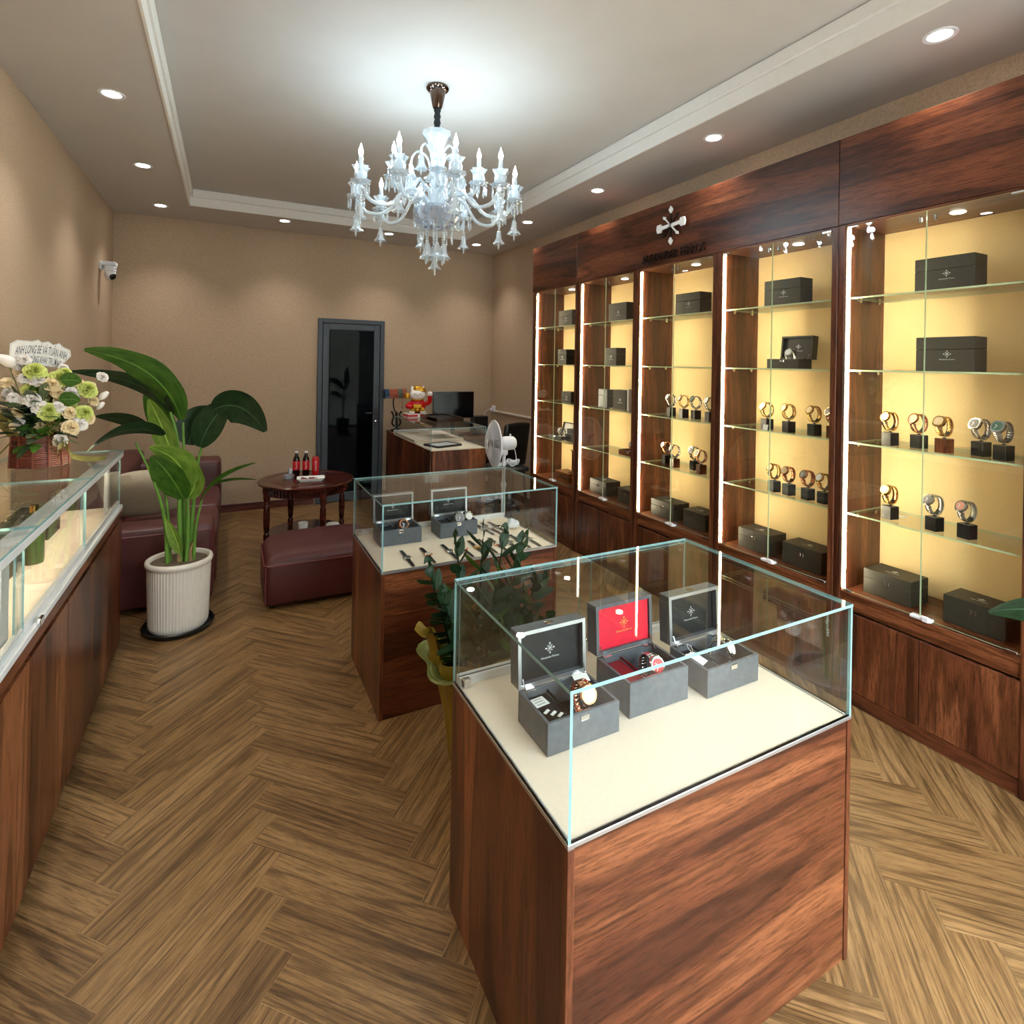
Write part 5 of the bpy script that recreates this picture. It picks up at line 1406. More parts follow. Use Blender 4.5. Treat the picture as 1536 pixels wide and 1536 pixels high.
def tulip(mat):
    return B().lathe([(0, -0.03), (0.012, -0.026), (0.019, -0.005), (0.018, 0.012), (0.010, 0.032), (0.0, 0.036)], 10, amp=lambda a, z: 1 + 0.08 * math.cos(3 * a)).mesh('flower', mat, 60)
FL = {'w': carnation(1, M['fl_white']), 'c': carnation(2, M['fl_cream']), 'g': carnation(3, M['fl_green'], 5, 0.042), 's': carnation(4, M['fl_cream'], 3, 0.022), 't': tulip(M['fl_white'])}
def fpos(u, v, d=0.0):
    """a spot in the bouquet: u,v pixels of the photograph on a vertical sheet at the basket, pushed d along the view"""
    import math as _m
    a, b_ = u - 768, v - CY_PX
    cr, sr = _m.cos(ROLL), _m.sin(ROLL)
    u1, v1 = (a * cr + b_ * sr) / F_PX, (-a * sr + b_ * cr) / F_PX
    dr = Vector((u1 * _m.cos(YAW) + _m.sin(YAW), -u1 * _m.sin(YAW) + _m.cos(YAW), -v1))
    return Vector((0, 0, EYE)) + dr * ((fy + d) / dr.y)
FLW = [('g', 52, 558, -.06, 1.0), ('g', 88, 569, -.05, 1.0), ('w', 56, 572, -.07, .9), ('c', 78, 578, -.08, 1.0), ('g', 45, 585, -.06, .8), ('w', 47, 600, -.09, 1.0), ('c', 86, 590, -.07, .8), ('w', 108, 590, -.06, .9), ('g', 130, 585, -.04, 1.0), ('w', 60, 612, -.10, 1.0), ('g', 72, 618, -.10, 1.0), ('w', 88, 611, -.09, .8), ('c', 104, 620, -.08, .9), ('g', 126, 620, -.06, .9), ('c', 133, 628, -.05, .8), ('w', 120, 636, -.08, .9), ('c', 106, 642, -.10, 1.1), ('w', 30, 551, -.02, .7), ('s', 10, 575, -.02, 1.2), ('s', 28, 558, -.02, 1.0), ('s', 27, 616, -.06, 1.0), ('s', 29, 620, -.06, 1.0), ('w', 153, 566, .0, .75), ('t', 155, 594, .0, .8), ('t', 150, 609, .0, .7), ('t', 12, 542, -.02, 1.3), ('w', 36, 541, -.03, .8), ('w', 90, 661, -.12, .85), ('s', 136, 580, -.03, 1.0), ('c', 118, 578, -.03, .9), ('w', 95, 552, 0, .6), ('c', 66, 592, -.02, 1.0), ('g', 100, 604, -.02, .9), ('w', 12, 590, 0, .7), ('c', 140, 602, -.02, .7)]
core = Vector((fx, fy, fz + 0.14))
rx_ = random.Random(77)
for _ in range(26):
    FLW.append((rx_.choice('wwcsgs'), rx_.uniform(18, 132), rx_.uniform(556, 640), rx_.uniform(-0.07, 0.02), rx_.uniform(0.5, 0.8)))
for i, (k, u, v, d, s) in enumerate(FLW):
    p = fpos(u, v, d)
    nrm = (p - core).normalized() * 0.6 + Vector((0.35, -0.75, 0.25))
    o = link('flower', FL[k], fb, M=Matrix.Translation(p - Vector(fb.location)) @ facing(nrm if k != 't' else (0.5 if u > 80 else -0.8, -0.2, 0.5), (0.1, 0.1, 1)) @ Matrix.Scale(s * 1.08, 4))
    q0 = Vector((rf.uniform(-0.05, 0.05), rf.uniform(-0.05, 0.05), 0.12)); q1 = p - Vector(fb.location) - nrm.normalized() * 0.012
    B().tube(bez([q0, q0 * 0.5 + q1 * 0.5 + Vector((0, 0, 0.02)), q1], 4), 0.0018, 5).done('flower_stem', M['petiole'], fb, w=False)
for i in range(150):
    a = rf.uniform(0, 2 * PI); el = rf.uniform(-0.45, 1.3)
    d_ = Vector((math.cos(a) * math.cos(el), math.sin(a) * math.cos(el), math.sin(el)))
    p0 = core + d_ * rf.uniform(0.03, 0.12) + Vector((0, 0, rf.uniform(-0.01, 0.12)))
    L = rf.uniform(0.06, 0.13)
    p2 = p0 + d_ * L
    if p2.x < XL + 0.02: continue
    m_ = M[rf.choice(['grey_leaf', 'leaf_dark', 'leaf_dark', 'leaf'])]
    add_leaf(fb, m_, p0, (p0 + p2) / 2 + Vector((0, 0, 0.02)), p2, rf.uniform(0.03, 0.055), Vector((-math.sin(a), math.cos(a), rf.uniform(-0.3, 0.3))), nu=6, nv=2, fold=0.2)
for (u, v) in ((107, 571), (105, 600)):
    p = fpos(u, v, -0.10)
    add_leaf(fb, M['leaf'], p + Vector((-0.04, 0, 0)), p + Vector((0, -0.01, 0.01)), p + Vector((0.04, 0.0, -0.005)), 0.075, (0.1, -0.3, 0.9), nu=8, nv=4, fold=0.05)
ber = B()
for i in range(70):
    p = fpos(rf.gauss(78, 9), rf.gauss(637, 11), -0.09 + rf.uniform(-0.02, 0.02)) - Vector(fb.location)
    ber.ball(p, rf.uniform(0.003, 0.0055), 6, 4)
ber.done('berry_spray', M['berry'], fb, w=False, smooth=60)['kind'] = 'stuff'
for sgn in (0, 1):
    b = B()
    if sgn == 0:
        pts = [fpos(98, 668, -.15), fpos(104, 684, -.16), fpos(118, 690, -.14), fpos(140, 692, -.10), fpos(158, 690, -.04)]
    else:
        pts = [fpos(96, 668, -.15), fpos(88, 676, -.17), fpos(86, 688, -.15)]
    pts = [p - Vector(fb.location) for p in pts]
    for p in pts: p.z = max(p.z, 0.004)
    pp_ = bez(pts, 6)
    def f(u, v):
        i = u * (len(pp_) - 1); k0 = min(int(i), len(pp_) - 2)
        p = pp_[k0].lerp(pp_[k0 + 1], i - k0)
        return p + Vector((0, 0.0, (v - 0.5) * 0.024)) + Vector((0.004 * math.sin(9 * u), -0.003, 0.012))
    b.grid(f, 24, 1).done('ribbon_tail', M['ribbon'], fb, w=False, smooth=60)
for k in range(5):
    c_ = fpos(90, 667, -.15) - Vector(fb.location); a = k * 1.25 + 0.3
    d1 = Vector((math.cos(a), -0.25, math.sin(a))).normalized()
    loop = [c_ + d1 * (0.038 * math.sin(PI * q / 12)) * (1.0) + Vector((0, -0.012 * math.sin(2 * PI * q / 12), 0)) + d1.cross(Vector((0, 1, 0))) * 0.012 * math.sin(2 * PI * q / 12) for q in range(13)]
    def f(u, v, loop=loop):
        i = u * 12; k0 = min(int(i), 11)
        return loop[k0].lerp(loop[k0 + 1], i - k0) + Vector((0, (v - 0.5) * 0.022, 0))
    B().grid(f, 12, 1).done('ribbon_loop', M['ribbon'], fb, w=False, smooth=60)
for (pts_, nm) in (([fpos(24, 656, -.02), fpos(8, 640, .0), fpos(4, 618, .02), fpos(14, 612, .02)], 'ribbon_tail'), ([fpos(24, 656, -.02), fpos(8, 672, -.02), fpos(-10, 690, -.02)], 'ribbon_tail')):
    pq = bez([p - Vector(fb.location) for p in pts_], 5)
    def f(u, v, pq=pq):
        i = u * (len(pq) - 1); k0 = min(int(i), len(pq) - 2)
        return pq[k0].lerp(pq[k0 + 1], i - k0) + Vector((0.014 * (v - 0.5) * 2, 0, 0.012 * (v - 0.5) * 2))
    B().grid(f, 16, 1).done(nm, M['ribbon'], fb, w=False, smooth=60)
# greeting card stuck in the flowers
gc = fpos(62, 529, 0.02)
nrm = Vector((-gc.x * 0.5 + 0.15, -gc.y, 0.25)).normalized()
Gm = Matrix.Translation(gc - Vector(fb.location)) @ facing(nrm) @ Matrix.Rotation(-0.13, 4, 'Z') @ Matrix.Scale(1.14, 4)
out = [(-0.098, -0.03), (-0.084, -0.052), (0.07, -0.056), (0.083, -0.03), (0.1, 0.0), (0.094, 0.026), (0.068, 0.036), (0.052, 0.05), (0.034, 0.04), (0.016, 0.052), (-0.004, 0.044), (-0.018, 0.054), (-0.036, 0.044), (-0.084, 0.042), (-0.104, 0.022)]
cd = B().prism(out, 0, 0.0015, M=Gm).done('greeting_card', M['paper'], fb, w=False)
M['card_line'] = plain('card_outline', (120, 110, 130), 0.6)
B().tube([Gm @ Vector((x * 0.965, y * 0.95, 0.0018)) for x, y in out], 0.0006, 5, closed=True).done('card_border', M['card_line'], cd, w=False)
for txt_, yy_, wd_, hh_ in (('ANH LONG BÉ VÀ TUẤN ANH', 0.012, 0.168, 0.044), ('CHÚC MỪNG KHAI TRƯƠNG', -0.030, 0.14, 0.036)):
    lm = text_mesh(txt_, 0.03, M['ink'], 0.0003, 2)
    xs_ = [v.co.x for v in lm.vertices]
    lm.transform(Matrix.Diagonal((wd_ / (max(xs_) - min(xs_)), hh_ / 0.026, 1, 1)))
    for v in lm.vertices: v.co.y -= 2.2 * v.co.x ** 2
    link('lettering', lm, cd, M=Gm @ Matrix.Translation((0.002, yy_ - 0.002, 0.002)))
B().tube([Gm @ Vector((0, -0.054, -0.002)), Gm @ Vector((0, -0.12, -0.002))], 0.0025, 5).done('card_stick', M['husk'], fb, w=False)

# ------------------------------------------------------------------ gift-wrapped zz plant between the island cases
zx, zy = 0.93, 2.10
zz_ = thing('wrapped_plant', 'glossy leaved plant in yellow wrapping between the two island cases', 'potted plant', (zx, zy, 0))
def ruff(a, z): return 1 + max(0, (z - 0.30)) * 0.5 * math.sin(7 * a + 1) + 0.03 * math.sin(11 * a)
B().lathe([(0, 0.0), (0.085, 0.0), (0.10, 0.04), (0.115, 0.2), (0.15, 0.36), (0.18, 0.44), (0.17, 0.47), (0.165, 0.46), (0.14, 0.36), (0.1, 0.22), (0.0, 0.22)], 44, amp=ruff).done('paper_wrap', M['wrap'], zz_, w=False, smooth=60)
B().lathe([(0.125, 0.36), (0.17, 0.41), (0.205, 0.44), (0.225, 0.435), (0.22, 0.443), (0.17, 0.42), (0.12, 0.37)], 44, amp=lambda a, z: 1 + 0.12 * math.sin(5 * a + 2)).done('film_collar', M['wrap_pale'], zz_, w=False, smooth=60)
b = B()
def flap(u, v):
    return Vector((-0.17 - 0.07 * u + 0.02 * math.sin(6 * v), -0.03 + 0.07 * (v - 0.5), 0.46 + 0.15 * math.sin(u * 2.2) + 0.015 * math.cos(8 * v)))
b.grid(flap, 8, 6).done('wrap_flap', M['wrap'], zz_, w=False, smooth=60)
rz_ = random.Random(9)
fr = [((-0.15, -0.16, 0.60), 14), ((0.05, -0.22, 0.62), 15), ((0.2, -0.18, 0.60), 14), ((0.0, -0.2, 0.80), 18), ((0.12, -0.02, 0.90), 18), ((-0.17, -0.1, 0.72), 16), ((0.26, -0.08, 0.72), 16), ((0.34, 0.02, 0.68), 14), ((-0.20, -0.03, 0.80), 15), ((-0.10, 0.02, 0.66), 12), ((-0.04, 0.1, 0.85), 15), ((0.09, 0.12, 0.87), 16), ((0.20, 0.0, 0.83), 14), ((0.14, -0.10, 0.78), 14), ((0.28, 0.1, 0.80), 14), ((-0.02, -0.08, 0.74), 13)]
LEAFM = {}
for (tp, n) in fr:
    P_ = bez([(tp[0] * 0.15, tp[1] * 0.15, 0.22), (tp[0] * 0.55, tp[1] * 0.55, 0.5), tp], 10)
    st_ = B().tube(P_, [0.009 - 0.006 * i / (len(P_) - 1) for i in range(len(P_))], 6).done('frond', M['leaf_dark'], zz_, w=False, smooth=60)
    for i in range(n):
        u = 0.35 + 0.65 * i / (n - 1)
        k0 = min(int(u * (len(P_) - 1)), len(P_) - 2)
        p = P_[k0].lerp(P_[k0 + 1], u * (len(P_) - 1) - k0)
        tg = (P_[k0 + 1] - P_[k0]).normalized()
        sd = tg.cross(Vector((math.sin(i * 1.1 + tp[0] * 9), math.cos(i * 1.1 + tp[1] * 9), 0.1))).normalized() * (1 if i % 2 else -1)
        d_ = (sd * 0.75 + tg * 0.65).normalized()
        if i == n - 1: d_ = tg
        L = rz_.uniform(0.08, 0.11) * (1.15 - 0.5 * abs(u - 0.6))
        me = blade(p, p + d_ * L * 0.5 + Vector((0, 0, 0.006)), p + d_ * L, 0.044, tg.cross(d_) + tg * 0.6, nu=6, nv=2, fold=0.18)
        me.materials.append(M['leaf_dark'] if rz_.random() < 0.88 else M['leaf'])
        link('leaflet', me, st_)

# ------------------------------------------------------------------ plant whose leaf reaches in front of the fifth cabinet
gp = thing('potted_plant', 'dark leaved plant in a grey pot beside the fifth wall cabinet', 'potted plant', (2.36, 0.36, 0))
B().lathe([(0, 0), (0.12, 0), (0.15, 0.32), (0.155, 0.33), (0.14, 0.33), (0.135, 0.29), (0, 0.28)], 30).done('pot', M['grey_pl'], gp, w=False, smooth=40)
B().lathe([(0, 0.29), (0.134, 0.285)], 24).done('soil', M['soil'], gp, w=False)
for (bs_, ct, tp, w_) in (((2.36, 0.62, 0.86), (2.33, 0.76, 0.93), (2.30, 0.905, 0.835), 0.10), ((2.36, 0.36, 1.0), (2.2, 0.3, 1.25), (2.02, 0.22, 1.2), 0.14), ((2.38, 0.3, 0.95), (2.5, 0.2, 1.2), (2.58, 0.1, 1.15), 0.13), ((2.33, 0.28, 0.8), (2.2, 0.15, 0.95), (2.1, 0.02, 0.85), 0.13), ((2.40, 0.40, 1.05), (2.42, 0.38, 1.3), (2.45, 0.30, 1.5), 0.14)):
    add_leaf(gp, M['leaf_dark'], bs_, ct, tp, w_, (0.5, -0.3, 0.7), fold=-0.15)
    stem(gp, [(2.36 + (bs_[0] - 2.36) * 0.1, 0.36 + (bs_[1] - 0.36) * 0.1, 0.28), (2.36 + (bs_[0] - 2.36) * 0.5, 0.36 + (bs_[1] - 0.36) * 0.4, 0.28 + (bs_[2] - 0.28) * 0.6), bs_], 0.008, 0.004)

# ------------------------------------------------------------------ security camera on the left wall
sc_ = thing('security_camera', 'white dome security camera on the left wall near the corner', 'security camera', (XL, 6.03, 2.36))
B().box(0.0, 0.02, -0.05, 0.05, 0.06, 0.135, bev=0.004).box(0.0, 0.125, -0.042, 0.042, 0.10, 0.135, bev=0.006).done('bracket', M['white_pl'], sc_, w=False)
B().lathe([(0, 0.098), (0.044, 0.098), (0.048, 0.09), (0.046, 0.055), (0.044, 0.053), (0, 0.053)], 24, c=(0.075, 0, 0)).done('collar', M['white_pl'], sc_, w=False, smooth=40)
B().lathe([(0, 0.052), (0.043, 0.052), (0.044, 0.03), (0.036, -0.004), (0.02, -0.022), (0, -0.026)], 24, c=(0.075, 0, 0)).done('dome', M['white_pl'], sc_, w=False, smooth=50)
vd = Vector((1.0, -6.0, 0)).normalized()
sl = Vector((0.92, -0.4, 0)).normalized()
B().ball((0.075 + 0.012 * sl.x, 0.012 * sl.y, 0.012), 0.036, 16, 10, sc=(1, 1, 1.02)).done('lens_window', M['screen'], sc_, w=False, smooth=60)
B().ball((0.075 + 0.030 * sl.x, 0.030 * sl.y, 0.076), 0.019, 12, 8, sc=(1, 1, 0.75)).done('sensor', M['screen'], sc_, w=False, smooth=60)

# ------------------------------------------------------------------ things on and around the cash desk
tr = thing('tray', 'black leather watch tray resting on the glass of the cash desk', 'tray', (2.08, 5.66, ZT + 0.0005), 0.05)
B().box(-0.14, 0.14, -0.24, 0.24, 0, 0.008, bev=0.002).box(-0.15, 0.15, -0.25, -0.235, 0, 0.045, bev=0.003).box(-0.15, 0.15, 0.235, 0.25, 0, 0.045, bev=0.003).box(-0.15, -0.135, -0.235, 0.235, 0, 0.045, bev=0.003).box(0.135, 0.15, -0.235, 0.235, 0, 0.045, bev=0.003).done('frame', M['nickel'], tr, w=False)
B().box(-0.134, 0.134, -0.23, 0.23, 0.0085, 0.026, bev=0.004).done('padding', M['black_matte'], tr, w=False)
dt = thing('display_tray', 'black framed pale tray lying inside the cash desk case', 'tray', (1.93, 5.20, QZ + 0.0045), 0.3)
b = B()
for q in ((-0.15, 0.15, -0.12, -0.105), (-0.15, 0.15, 0.105, 0.12), (-0.15, -0.135, -0.105, 0.105), (0.135, 0.15, -0.105, 0.105)):
    b.box(q[0], q[1], q[2], q[3], 0, 0.02, bev=0.002)
b.done('frame', M['black_pl'], dt, w=False)
B().box(-0.134, 0.134, -0.104, 0.104, 0.0, 0.014).done('pad', M['white_alu'], dt, w=False)

# lucky cat
kx, ky = 1.94, 6.08
kb = thing('gift_carton', 'red and white carton under the lucky cat figurine', 'box', (kx - 0.01, ky - 0.06, ZT + 0.0005))
B().box(-0.13, 0.10, -0.05, 0.14, 0, 0.042, bev=0.003).done('carton', M['paper'], kb, w=False)
B().box(-0.131, -0.02, -0.052, 0.141, 0.008, 0.034).done('band', M['cola'], kb, w=False)
kt = thing('lucky_cat_figurine', 'red, gold and white lucky cat figurine on the cash desk', 'figurine', (kx, ky, ZT + 0.043), -0.28)
def egg(c, r, sc, n=20):
    return B().ball(c, r, n, 14, sc=sc)
egg((0, 0, 0.085), 0.085, (1.15, 0.95, 1.0)).done('body', M['cat_red'], kt, w=False, smooth=60)
hd_ = egg((0, -0.01, 0.21), 0.078, (1.12, 0.95, 0.88)).done('head', M['fl_white'], kt, w=False, smooth=60)
for s in (-1, 1):
    B().lathe([(0.03, 0), (0.016, 0.03), (0, 0.05)], 10, M=Matrix.Translation((s * 0.05, 0, 0.262)) @ Matrix.Rotation(s * 0.35, 4, 'Y')).done('ear', M['fl_white'], hd_, w=False, smooth=60)
    B().tube([(s * 0.026 - 0.014, -0.083, 0.215), (s * 0.026, -0.086, 0.223), (s * 0.026 + 0.014, -0.083, 0.215)], 0.0028, 5).done('eye', M['black_pl'], hd_, w=False)
B().ball((0, -0.087, 0.20), 0.006, 8, 6).done('nose', M['cat_red'], hd_, w=False)
B().lathe([(0.072, 0.0), (0.08, 0.02), (0.066, 0.05), (0.03, 0.066), (0, 0.07)], 18, M=Matrix.Translation((0.012, 0.012, 0.243)) @ Matrix.Rotation(0.15, 4, 'Y'), amp=lambda a, z: 1 + 0.08 * math.cos(6 * a)).done('cap', M['cat_gold'], hd_, w=False, smooth=50)
B().tube(bez([(0.085, -0.01, 0.10), (0.135, -0.02, 0.13), (0.14, -0.03, 0.20)], 5), 0.026, 10).done('raised_arm', M['cat_red'], kt, w=False, smooth=60)
B().ball((0.14, -0.032, 0.218), 0.03, 12, 8).done('paw', M['fl_white'], kt, w=False, smooth=60)
B().tube(bez([(-0.08, -0.02, 0.11), (-0.11, -0.06, 0.08), (-0.05, -0.095, 0.075)], 5), 0.025, 10).done('arm', M['cat_red'], kt, w=False, smooth=60)
for i in range(3):
    B().ball((-0.055 + 0.055 * i, -0.085, 0.045), 0.03, 10, 8, sc=(1, 0.6, 0.8)).done('coin', M['cat_gold'], kt, w=False, smooth=60)
B().box(-0.05, 0.05, -0.11, -0.085, 0.06, 0.105, bev=0.012, seg=2).done('ingot', M['cat_gold'], kt, w=False)
B().lathe([(0.03, 0.0), (0.036, 0.03), (0.03, 0.06), (0, 0.07)], 12, c=(-0.115, 0.0, 0.165)).done('gold_pouch', M['cat_gold'], kt, w=False, smooth=50)
for s in (-1, 1):
    B().ball((s * 0.06, -0.07, 0.018), 0.03, 10, 8, sc=(1.1, 1, 0.6)).done('foot', M['fl_white'], kt, w=False, smooth=60)
B().tube([(0.07 * math.cos(a) * 0.95, 0.07 * math.sin(a) * 0.85 - 0.005, 0.152) for a in [2 * PI * i / 20 for i in range(20)]], 0.008, 6, closed=True).done('collar', M['cat_gold'], kt, w=False, smooth=60)

# banker's style lamp with a stained glass shade
lx, ly, lz0 = 1.80, 6.44, QZ + 0.0125
lp = thing('desk_lamp', 'dark iron desk lamp with stained glass half cylinder shade', 'lamp', (lx, ly, lz0))
B().lathe([(0, 0), (0.07, 0), (0.072, 0.012), (0.05, 0.025), (0.02, 0.035), (0, 0.036)], 24).done('base', M['iron'], lp, w=False, smooth=40)
B().tube([(0, 0, 0.034), (0, 0, 0.22)], 0.018, 8).done('column', M['iron'], lp, w=False)
for s in (-1, 1):
    B().tube(bez([(s * 0.008, 0, 0.05), (s * 0.05, 0, 0.09), (s * 0.035, 0, 0.17), (s * 0.05, 0, 0.225), (s * 0.065, 0, 0.22)], 5), 0.011, 7).done('lyre_arm', M['iron'], lp, w=False, smooth=60)
B().tube(bez([(0, 0, 0.22), (-0.03, 0, 0.26), (-0.04, 0, 0.36), (-0.03, 0, 0.42)], 5), 0.008, 8).done('neck', M['iron'], lp, w=False, smooth=60)
nsh = 10
for j, mn in enumerate(('tif_blue', 'tif_red', 'tif_red', 'tif_green', 'tif_red')):
    x0 = -0.15 + 0.052 * j
    b = B()
    def f(u, v, x0=x0):
        a = PI * (0.02 + 0.96 * v)
        return Vector((x0 + 0.0515 * u, -0.058 * math.cos(a), 0.385 + 0.115 * math.sin(a)))
    b.grid(f, 1, nsh).done('shade_panel', M[mn], lp, w=False, smooth=60)
for x0 in (-0.15, 0.1095):
    B().prism([(0.058 * math.cos(PI * i / 10), 0.115 * math.sin(PI * i / 10)) for i in range(11)], 0, 0.002, M=Matrix.Translation((x0, 0, 0.385)) @ facing((1, 0, 0))).done('shade_end', M['tif_blue'], lp, w=False)
B().tube([(0.06, -0.03, 0.40), (0.06, -0.03, 0.28)], 0.0015, 5).ball((0.06, -0.03, 0.275), 0.008, 8, 6).done('pull_chain', M['iron'], lp, w=False)
cb = thing('cable', 'loop of black cable beside the foot of the desk lamp', 'cable', (1.765, 6.32, lz0))
B().tube([(0.04 * math.cos(a) - 0.0, 0.05 * math.sin(a), 0.006 + 0.03 * abs(math.sin(a / 2))) for a in [2 * PI * i / 20 for i in range(20)]], 0.004, 6, closed=True).done('loop', M['black_pl'], cb, w=False, smooth=60)

# side desk with monitor, printer, power strip; office chair
sd_ = thing('office_desk', 'brown office desk in the corner behind the cash desk', 'desk', (2.72, 6.28, 0))
B().box(2.31, 3.12, 5.98, 6.62, 0.72, 0.745, bev=0.002).done('top', M['wood_x'], sd_)
for (x0, x1) in ((2.31, 2.33), (3.10, 3.12)):
    B().box(x0, x1, 6.0, 6.62, 0, 0.719).done('side_panel', M['wood_v'], sd_)
B().box(2.33, 3.10, 6.55, 6.57, 0.25, 0.719).done('modesty_panel', M['wood_x'], sd_)
mo = thing('monitor', 'black computer monitor standing behind the cash desk', 'monitor', (2.49, 6.36, 0.7455), -0.12)
B().box(-0.26, 0.26, -0.012, 0.012, 0.215, 0.545, bev=0.004).done('housing', M['black_pl'], mo, w=False)
B().box(-0.252, 0.252, -0.0135, -0.0125, 0.225, 0.538).done('screen', M['screen'], mo, w=False)
B().box(-0.025, 0.025, 0.012, 0.03, 0.01, 0.4, bev=0.004).done('neck', M['black_pl'], mo, w=False)
B().box(-0.11, 0.11, -0.09, 0.09, 0, 0.012, bev=0.004).done('foot', M['black_pl'], mo, w=False)
sp = thing('speaker', 'small black desk speaker on the office desk behind the fan', 'speaker', (2.86, 6.40, 0.7455))
B().box(-0.09, 0.09, -0.08, 0.08, 0, 0.23, bev=0.006).done('cabinet', M['black_pl'], sp, w=False)
B().lathe([(0, 0), (0.05, 0), (0.055, 0.006), (0.04, 0.004), (0, 0.001)], 20, M=Matrix.Translation((0, -0.081, 0.09)) @ Matrix.Rotation(PI / 2, 4, 'X')).done('driver', M['black_matte'], sp, w=False, smooth=40)
oc_ = thing('office_chair', 'black leather office chair at the brown office desk', 'chair', (2.72, 5.55, 0), 0.35)
cushion_block(-0.22, 0.22, -0.21, 0.21, 0.42, 0.50, 0.03, 0.01).done('seat', M['black_pl'], oc_, w=False, smooth=50)
Mb = Matrix.Translation((0, -0.22, 0.52)) @ Matrix.Rotation(0.14, 4, 'X')
bk_ = cushion_block(-0.19, 0.19, -0.03, 0.03, 0.0, 0.48, 0.025, 0.012); bk_.bm.transform(Mb); bk_.done('backrest', M['black_pl'], oc_, w=False, smooth=50)
B().tube([(0, 0, 0.09), (0, 0, 0.42)], 0.025, 12).done('column', M['chrome'], oc_, w=False)
for k in range(5):
    a = 2 * PI * k / 5
    l_ = B().tube([(0, 0, 0.10), (0.25 * math.cos(a), 0.25 * math.sin(a), 0.065)], 0.018, 8).done('base_leg', M['black_pl'], oc_, w=False)
    B().ball((0.255 * math.cos(a), 0.255 * math.sin(a), 0.027), 0.027, 10, 8).done('caster', M['black_pl'], l_, w=False, smooth=60)
for s in (-1, 1):
    B().tube(bez([(s * 0.22, 0.1, 0.46), (s * 0.27, 0.1, 0.55), (s * 0.27, 0.05, 0.66), (s * 0.26, -0.16, 0.66)], 4), 0.015, 8).done('armrest', M['black_pl'], oc_, w=False, smooth=60)

# pedestal fan
fn = thing('pedestal_fan', 'white pedestal fan turned away beside the wall cabinets', 'fan', (2.315, 4.60, 0))
B().lathe([(0, 0), (0.19, 0), (0.195, 0.012), (0.17, 0.03), (0.05, 0.04), (0.03, 0.06), (0, 0.06)], 36).done('base', M['white_pl'], fn, w=False, smooth=40)
B().tube([(0, 0, 0.05), (0, 0, 0.50)], 0.019, 14).tube([(0, 0, 0.50), (0, 0, 0.80)], 0.0165, 14).done('pole', M['white_pl'], fn, w=False, smooth=60)
B().lathe([(0.02, 0.49), (0.027, 0.495), (0.027, 0.53), (0.018, 0.54)], 16).done('height_collar', M['white_pl'], fn, w=False, smooth=40)
fd = Vector((-0.97, 0.12, 0.0)).normalized()
hc = Vector((0.0, 0.0, 0.90))
Fm = Matrix.Translation(hc) @ facing(fd)     # local z = blowing direction
B().lathe([(0, -0.115), (0.045, -0.11), (0.062, -0.09), (0.066, -0.02), (0.06, 0.02), (0.04, 0.045), (0, 0.05)], 22, M=Fm).done('motor_housing', M['white_pl'], fn, w=False, smooth=40)
B().tube([(0, 0, 0.79), (0, 0, 0.85)], 0.028, 12).box(-0.03, 0.03, -0.03, 0.03, 0.79, 0.84, bev=0.008).done('tilt_joint', M['white_pl'], fn, w=False, smooth=50)
B().tube([Fm @ Vector((0.0, 0.062, -0.06)), Fm @ Vector((0, 0.085, -0.06))], 0.009, 10).done('swing_knob', M['white_pl'], fn, w=False)
FR = 0.213
def cage(z_edge, z_c, n, name):
    b = B()
    for i in range(n):
        a = 2 * PI * i / n
        pts = [Fm @ Vector((r * FR * math.cos(a), r * FR * math.sin(a), z_edge + (z_c - z_edge) * (1 - r ** 2.6))) for r in (0.22, 0.45, 0.65, 0.82, 0.94, 1.0)]
        b.tube(pts, 0.0016, 4)
    for r in (0.22, 0.62):
        zz = z_edge + (z_c - z_edge) * (1 - r ** 2.6)
        b.tube([Fm @ Vector((r * FR * math.cos(2 * PI * i / 30), r * FR * math.sin(2 * PI * i / 30), zz)) for i in range(30)], 0.002, 5, closed=True)
    return b.done(name, M['white_pl'], fn, w=False)
cage(0.10, 0.165, 72, 'front_grille'); cage(0.10, 0.045, 72, 'rear_grille')
B().tube([Fm @ Vector((FR * math.cos(2 * PI * i / 40), FR * math.sin(2 * PI * i / 40), 0.10)) for i in range(40)], 0.008, 8, closed=True).done('guard_ring', M['white_pl'], fn, w=False, smooth=60)
M['blade'] = plain('pale_fan_blade', (206, 212, 224), 0.3, var=0.03)
B().lathe([(0, 0.06), (0.04, 0.06), (0.042, 0.10), (0.03, 0.12), (0, 0.124)], 18, M=Fm).done('hub', M['grey_pl'], fn, w=False, smooth=40)
for k in range(5):
    a0 = 2 * PI * k / 5
    def f(u, v, a0=a0):
        r = 0.04 + 0.145 * u; an = a0 + (v - 0.5) * (0.5 + 0.55 * u)
        return Fm @ Vector((r * math.cos(an), r * math.sin(an), 0.088 + 0.028 * (v - 0.5)))
    B().grid(f, 5, 4).done('blade', M['blade'], fn, w=False, smooth=60)

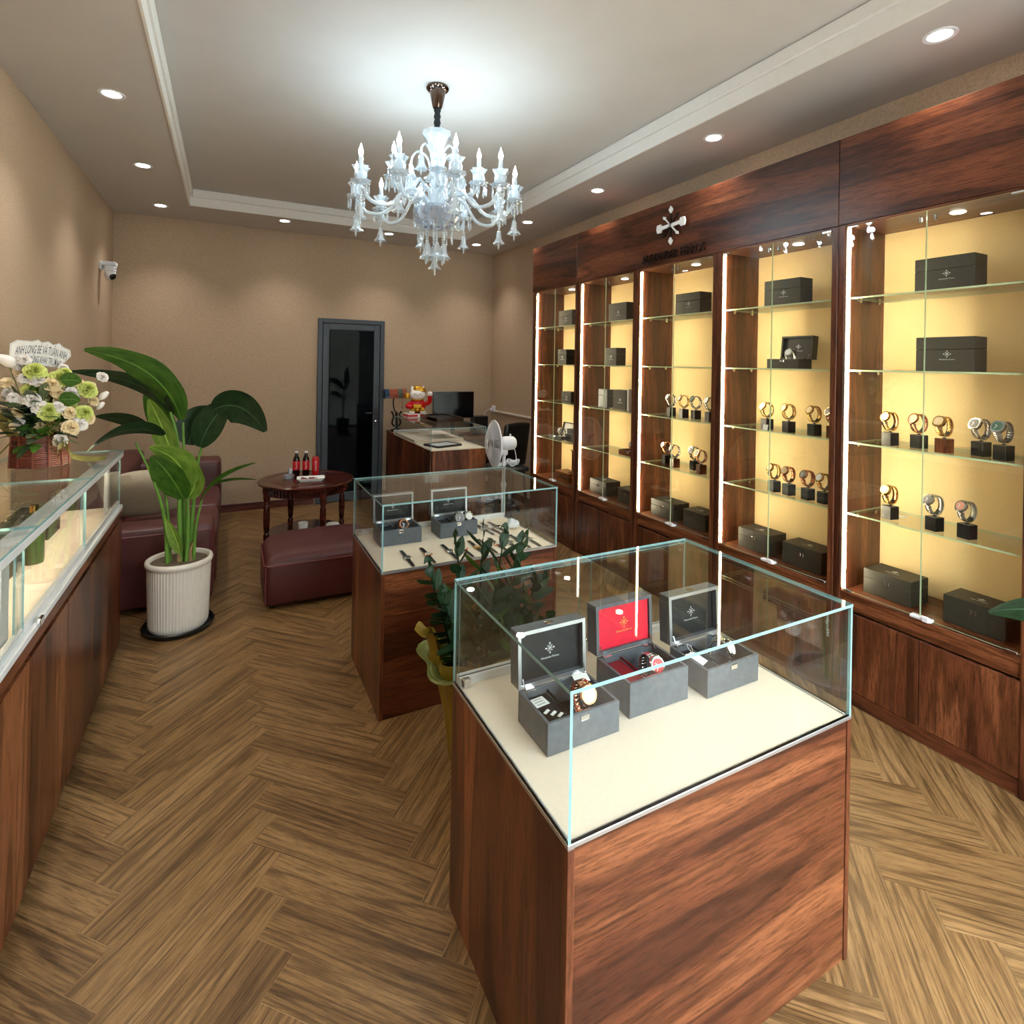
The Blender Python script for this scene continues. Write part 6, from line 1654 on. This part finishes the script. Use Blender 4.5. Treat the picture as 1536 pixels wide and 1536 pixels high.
# socket, conduit, power strip
so = thing('wall_socket', 'white double wall socket with plug at the room corner', 'socket', (XR, 6.53, 1.05))
B().box(-0.022, 0.0, -0.04, 0.04, -0.04, 0.04, bev=0.004).done('plate', M['white_pl'], so, w=False)
B().box(-0.06, -0.0225, -0.02, 0.02, -0.03, 0.01, bev=0.006).done('plug', M['white_pl'], so, w=False)
B().tube(bez([(-0.06, 0, -0.01), (-0.10, -0.01, -0.015), (-0.14, 0.0, -0.06), (-0.14, 0.02, -0.28)], 5), 0.004, 6).done('cord', M['white_pl'], so, w=False, smooth=60)
cnd = thing('conduit', 'beige surface conduit running along the right wall from the socket', 'conduit', (XR, 5.68, 1.02))
B().box(-0.018, 0.0, -0.815, 0.80, -0.012, 0.012, bev=0.003).done('trunking', M['conduit'], cnd, w=False)
ps = thing('power_strip', 'white power strip with a coiled cord on the dark stool', 'power strip', (2.56, 5.06, 0.6005), 0.4)
B().box(-0.13, 0.13, -0.025, 0.025, 0, 0.035, bev=0.006).done('body', M['white_pl'], ps, w=False)
for k in range(3):
    B().lathe([(0, 0), (0.017, 0), (0.017, 0.004), (0, 0.003)], 14, c=(-0.08 + 0.07 * k, 0, 0.035)).done('socket', M['grey_pl'], ps, w=False)
b = B()
for k in range(4):
    b.tube([((0.05 + 0.006 * k) * math.cos(a) + 0.02, (0.05 + 0.004 * k) * math.sin(a) - 0.09, 0.018 + 0.012 * k + 0.01 * math.sin(3 * a + k)) for a in [2 * PI * i / 22 for i in range(22)]], 0.005, 6, closed=True)
b.tube(bez([(0.07, -0.09, 0.04), (0.13, -0.04, 0.08), (0.17, 0.03, 0.20), (0.20, 0.06, 0.24)], 6), 0.004, 6)
b.done('coiled_cord', M['white_pl'], ps, w=False, smooth=60)
stl = thing('stool', 'dark low stool standing behind the fan', 'stool', (2.545, 5.05, 0))
B().box(-0.19, 0.19, -0.19, 0.19, 0.56, 0.60, bev=0.008).done('seat', M['black_pl'], stl, w=False)
for a in (-1, 1):
    for c in (-1, 1):
        B().tube([(a * 0.18, c * 0.18, 0), (a * 0.15, c * 0.15, 0.56)], 0.015, 8).done('leg', M['black_pl'], stl, w=False)
